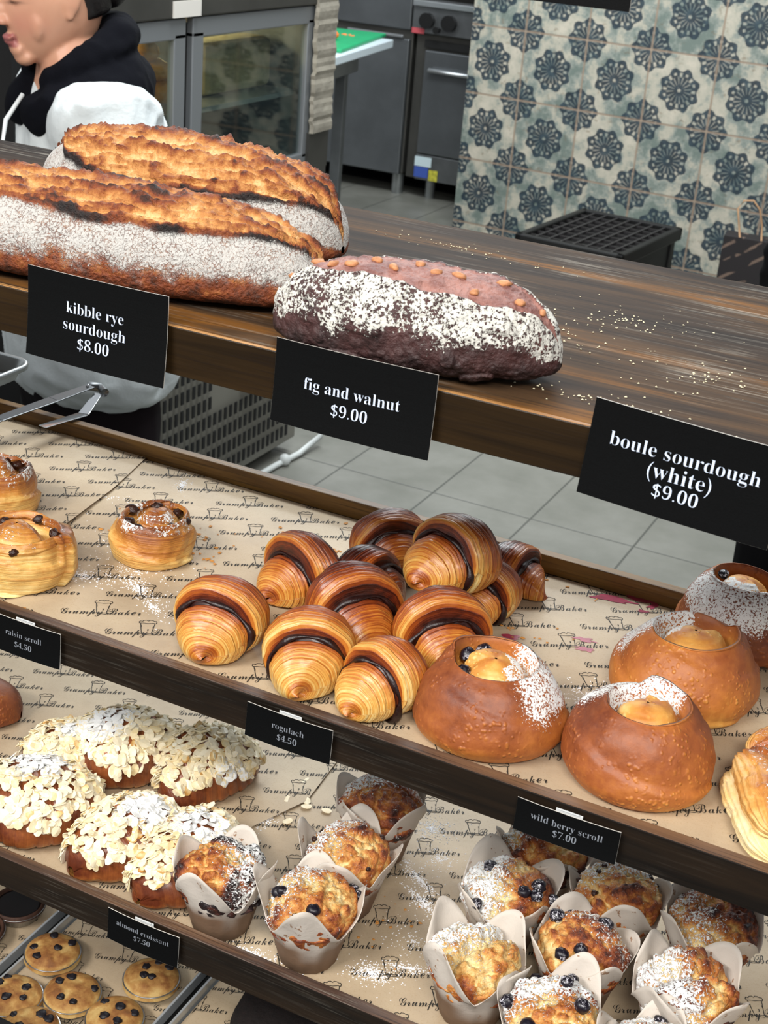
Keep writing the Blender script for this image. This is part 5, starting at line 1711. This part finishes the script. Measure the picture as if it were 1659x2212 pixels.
def person(loc, rz, label, lean, jacket, hood, trousers, arms_down=False):
    root = empty('person', loc, rz, label, 'person')
    mb = MB()
    hc = Vector((0, -.036, 1.358))
    pv = [(0, .03, .80), (0, .035, .95), (0, .03, 1.10), (0, .01, 1.20), (0, -.01, 1.27), (0, -.015, 1.32),
          (.09, .03, .76), (.095, .0, .42), (.095, .03, .08), (.10, -.10, .035),
          (-.09, .03, .76), (-.095, .0, .42), (-.095, .03, .08), (-.10, -.10, .035),
          (.14, .01, 1.17), (.205, .045, .93), (.165, -.19, .985),
          (-.14, .01, 1.17), (-.205, .045, .93), (-.165, -.19, .985)]
    pe = [(0, 1), (1, 2), (2, 3), (3, 4), (4, 5), (0, 6), (6, 7), (7, 8), (8, 9), (0, 10), (10, 11), (11, 12), (12, 13), (3, 14), (14, 15), (15, 16), (3, 17), (17, 18), (18, 19)]
    pr = [(.10, .07), (.11, .08), (.145, .10), (.10, .07), (.052, .052), (.052, .052), (.062, .064), (.050, .050), (.038, .038), (.035, .025), (.062, .064), (.052, .052), (.038, .038), (.035, .025),
          (.052, .05), (.038, .038), (.026, .024), (.052, .05), (.038, .038), (.026, .024)]
    if arms_down:
        for i_, sx in ((15, 1), (18, -1)):
            pv[i_] = (.19 * sx, .04, .93); pv[i_ + 1] = (.19 * sx, .0, .70)
    V, F = skin_mesh(pv, pe, pr, 2)
    mb.raw(V, F)
    for sx in (1, -1):
        if arms_down: limb_hand(mb, (.19 * sx, .0, .70), (0, -.12, -1), sx)
        else: limb_hand(mb, (.165 * sx, -.19, .985), (-.10 * sx, -1, .10), -sx)
    Hd = MB()
    G, _ = head_grid()
    Hd.grid(G, wrap_v=True, flip=True)
    for c, r in (((0, -.086, .010), (.008, .012, .016)), ((0, -.094, -.008), (.009, .013, .014)), ((0, -.103, -.021), (.0105, .012, .010)), ((.011, -.095, -.025), (.0075, .010, .0075)), ((-.011, -.095, -.025), (.0075, .010, .0075)),
                 ((0, -.0905, -.0515), (.021, .0075, .0046)), ((0, -.0890, -.0600), (.018, .0075, .0055)), ((0, -.066, -.089), (.028, .018, .016)), ((0, -.078, -.074), (.026, .011, .014)),
                 ((.034, -.048, -.030), (.028, .016, .036)), ((-.034, -.048, -.030), (.028, .016, .036)), ((.031, -.072, .012), (.012, .010, .009)), ((-.031, -.072, .012), (.012, .010, .009)),
                 ((.024, -.075, .034), (.022, .012, .007)), ((-.024, -.075, .034), (.022, .012, .007))):
        Hd.ball(c, r, 14, 20)
    for sx in (1, -1):
        Mx = Matrix.Rotation(R(-14), 3, 'X')
        Hd.ball((sx * .073, .012, .004), (.0065, .0165, .029), 14, 18, M=Mx)
        Hd.ball((sx * .0715, .004, -.022), (.006, .008, .010), 10, 12)
    rot = Matrix.Rotation(R(10), 3, 'X') @ Matrix.Rotation(R(0), 3, 'Y')
    HV = np.array(Hd.v) @ np.array(rot).T + np.array(hc)
    mb.raw(HV, Hd.f)
    V, F = fused(mb, .0034, 7)
    loc_ = (V - np.array(hc)) @ np.array(rot)
    x, y, z = loc_[:, 0], loc_[:, 1], loc_[:, 2]
    lips = (np.abs(x) < .0225) & (z > -.0685) & (z < -.0462) & (y < -.078)
    lip = lips * np.clip(1.25 - (np.abs(x) / .0225) ** 3, 0, 1)
    seam = np.exp(-((z + .0562) / .0016) ** 2) * (np.abs(x) < .023) * (y < -.08)
    eye = np.exp(-(((np.abs(x) - .031) / .015) ** 2 + ((z - .0065 + .08 * np.abs(np.abs(x) - .031)) / .0028) ** 2)) * (y < -.05)
    brow = np.exp(-(((np.abs(x) - .030) / .020) ** 4 + ((z - .030) / .0045) ** 2)) * (y < -.05)
    nost = np.exp(-(((np.abs(x) - .0065) / .0038) ** 2 + ((z + .032) / .0022) ** 2)) * (y < -.09)
    ck = np.exp(-(((np.abs(x) - .036) / .022) ** 2 + ((z + .03) / .022) ** 2)) * (y < -.03) + np.exp(-((z + .02) / .012) ** 2) * (y < -.10)
    A = np.stack([np.clip(lip * .9, 0, 1), np.clip(.55 * seam + .95 * eye + .9 * brow + .7 * nost, 0, 1), np.clip(ck, 0, 1), np.ones_like(x)], -1)
    b = MB(); b.raw(V, F, 0, A)
    b.build('body', M['skin'], root, smooth=True)
    # hair
    G, (hx_, hy_, hz_) = head_grid(100, 1.10)
    face = (1 - sst(.22, .42, hy_ + .30 * np.clip(hz_, -.2, 1) )) * (1 - sst(.42, .62, hz_))
    low = (1 - sst(-.50, -.25, hz_))
    G = G * (1 - .22 * np.maximum(face, low))[..., None]
    G = G + (.004 * (fbm(np.stack([G[..., 0] * 60, G[..., 1] * 60, G[..., 2] * 8], -1), 3, 3) - .5))[..., None]
    HV = G.reshape(-1, 3) @ np.array(rot).T + np.array(hc) + np.array([0, .006, .004])
    b = MB(); b.grid(HV.reshape(G.shape), wrap_v=True, flip=True)
    b.ball((0, .055, 1.385), (.045, .05, .045), 14, 20, jit=.1)
    b.build('hair', plain('dark_hair', '#120d0c', .4, bump=(200, .6, .003)), root, smooth=True)
    # jacket: torso, sleeves, then folds
    j = MB()
    tv = [(0, .03, .60), (0, .035, .80), (0, .03, 1.0), (0, .03, 1.12), (0, .02, 1.205), (.135, .015, 1.185), (.215, .045, .93), (.168, -.18, .98), (-.135, .015, 1.185), (-.215, .045, .93), (-.168, -.18, .98)]
    if arms_down:
        for i_, sx in ((6, 1), (9, -1)):
            tv[i_] = (.195 * sx, .04, .93); tv[i_ + 1] = (.195 * sx, .0, .72)
    te = [(0, 1), (1, 2), (2, 3), (3, 4), (4, 5), (5, 6), (6, 7), (4, 8), (8, 9), (9, 10)]
    tr_ = [(.25, .20), (.215, .16), (.19, .135), (.185, .125), (.12, .085), (.080, .075), (.065, .062), (.05, .045), (.075, .07), (.065, .062), (.05, .045)]
    V, F = skin_mesh(tv, te, tr_, 2); j.raw(V, F)
    V, F = fused(j, .006, 6)
    c = V.copy()
    fold = fbm(np.stack([c[:, 0] * 14 + c[:, 2] * 7, c[:, 1] * 14, c[:, 2] * 5], -1), 4, 3) - .5
    rid = 1 - np.abs(2 * fbm(np.stack([c[:, 0] * 9 + c[:, 2] * 10, c[:, 1] * 9 - c[:, 2] * 5, c[:, 2] * 3], -1), 9, 2) - 1) * 2
    ctr = np.stack([c[:, 0] * .3, c[:, 1] * 0 + .03, c[:, 2]], -1)
    n = c - ctr; n /= np.maximum(np.linalg.norm(n, axis=1, keepdims=True), 1e-5)
    V = V + n * (fold * .03 + np.clip(rid, 0, 1) * .010)[:, None]
    b = MB(); b.raw(V, F); b.build('jacket' if hood else 'top', jacket, root, smooth=True)
    if hood:
        h = MB()
        for (rx, ry, cy, z0, z1, ra, rb, sp) in ((.086, .078, -.008, 1.200, 1.222, .036, .056, 150), (.072, .070, -.010, 1.250, 1.300, .020, .034, 135)):
            pts, rad = [], []
            for k in range(25):
                f = -1 + 2 * k / 24
                phi = R(sp) * f
                bk = .5 + .5 * math.cos(phi)
                pts.append((rx * math.sin(phi) * 1.05, cy + ry * math.cos(phi) + .02 * bk, z0 + (z1 - z0) * bk - (.03 * abs(f) ** 3)))
                rad.append(ra + (rb - ra) * bk)
            h.tube(pts, rad, 22)
            for e in (0, -1): h.ball(pts[e], rad[e] * .98, 12, 16)
        V, F = fused(h, .005, 3)
        V = V + np.stack([fbm(V * 16 + 3, 3, 3) - .5, fbm(V * 16 + 9, 5, 3) - .5, fbm(V * 22 + 17, 7, 3) - .5], -1) * .022
        b = MB(); b.raw(V, F); b.build('hood', M['hood'], root, smooth=True)
        b = MB(); b.tube([(.03, -.10, 1.20), (.045, -.135, 1.16), (.05, -.15, 1.09)], .004, 8); b.build('drawstring', M['string'], root, smooth=True)
    # trousers
    q = MB()
    tv = [(0, .03, .78), (0, .03, .66), (.095, .03, .60), (.10, .01, .35), (.10, .03, .06), (-.095, .03, .60), (-.10, .01, .35), (-.10, .03, .06)]
    V, F = skin_mesh(tv, [(0, 1), (1, 2), (2, 3), (3, 4), (1, 5), (5, 6), (6, 7)], [(.195, .155), (.190, .155), (.120, .125), (.088, .088), (.082, .082), (.11, .11), (.088, .088), (.082, .082)], 2)
    q.raw(V, F); V, F = fused(q, .007, 4)
    b = MB(); b.raw(V, F); b.build('trousers', trousers, root, smooth=True)
    b = MB()
    for sx in (1, -1): b.ball((sx * .10, -.045, .035), (.048, .13, .045), 12, 18)
    b.build('shoes', M['black'], root, smooth=True)
    return root


M['hood'] = plain('navy_black_fleece', '#0b0c12', .95, spec=.1, bump=(300, .4, .002))
M['string'] = plain('white_drawstring', '#e4e8e8', .7)
blk = plain('black_cloth', '#08080a', .95, spec=.1)
pp = person((-1.663, 2.163, 0), R(-34), 'person in a white jacket and black hood, looking down and away behind the counter', 0,
       plain('white_jacket_cloth', '#d3dadb', .75, bump=(30, .5, .006)), True, plain('maroon_black_cloth', '#140d10', .9, spec=.15))
pp.scale = (1.015, 1.015, 1.015)
person((-.335, 3.02, 0), R(62), 'person in black clothes standing at the right edge, only a trouser leg in view', 0, blk, False, blk, arms_down=True)
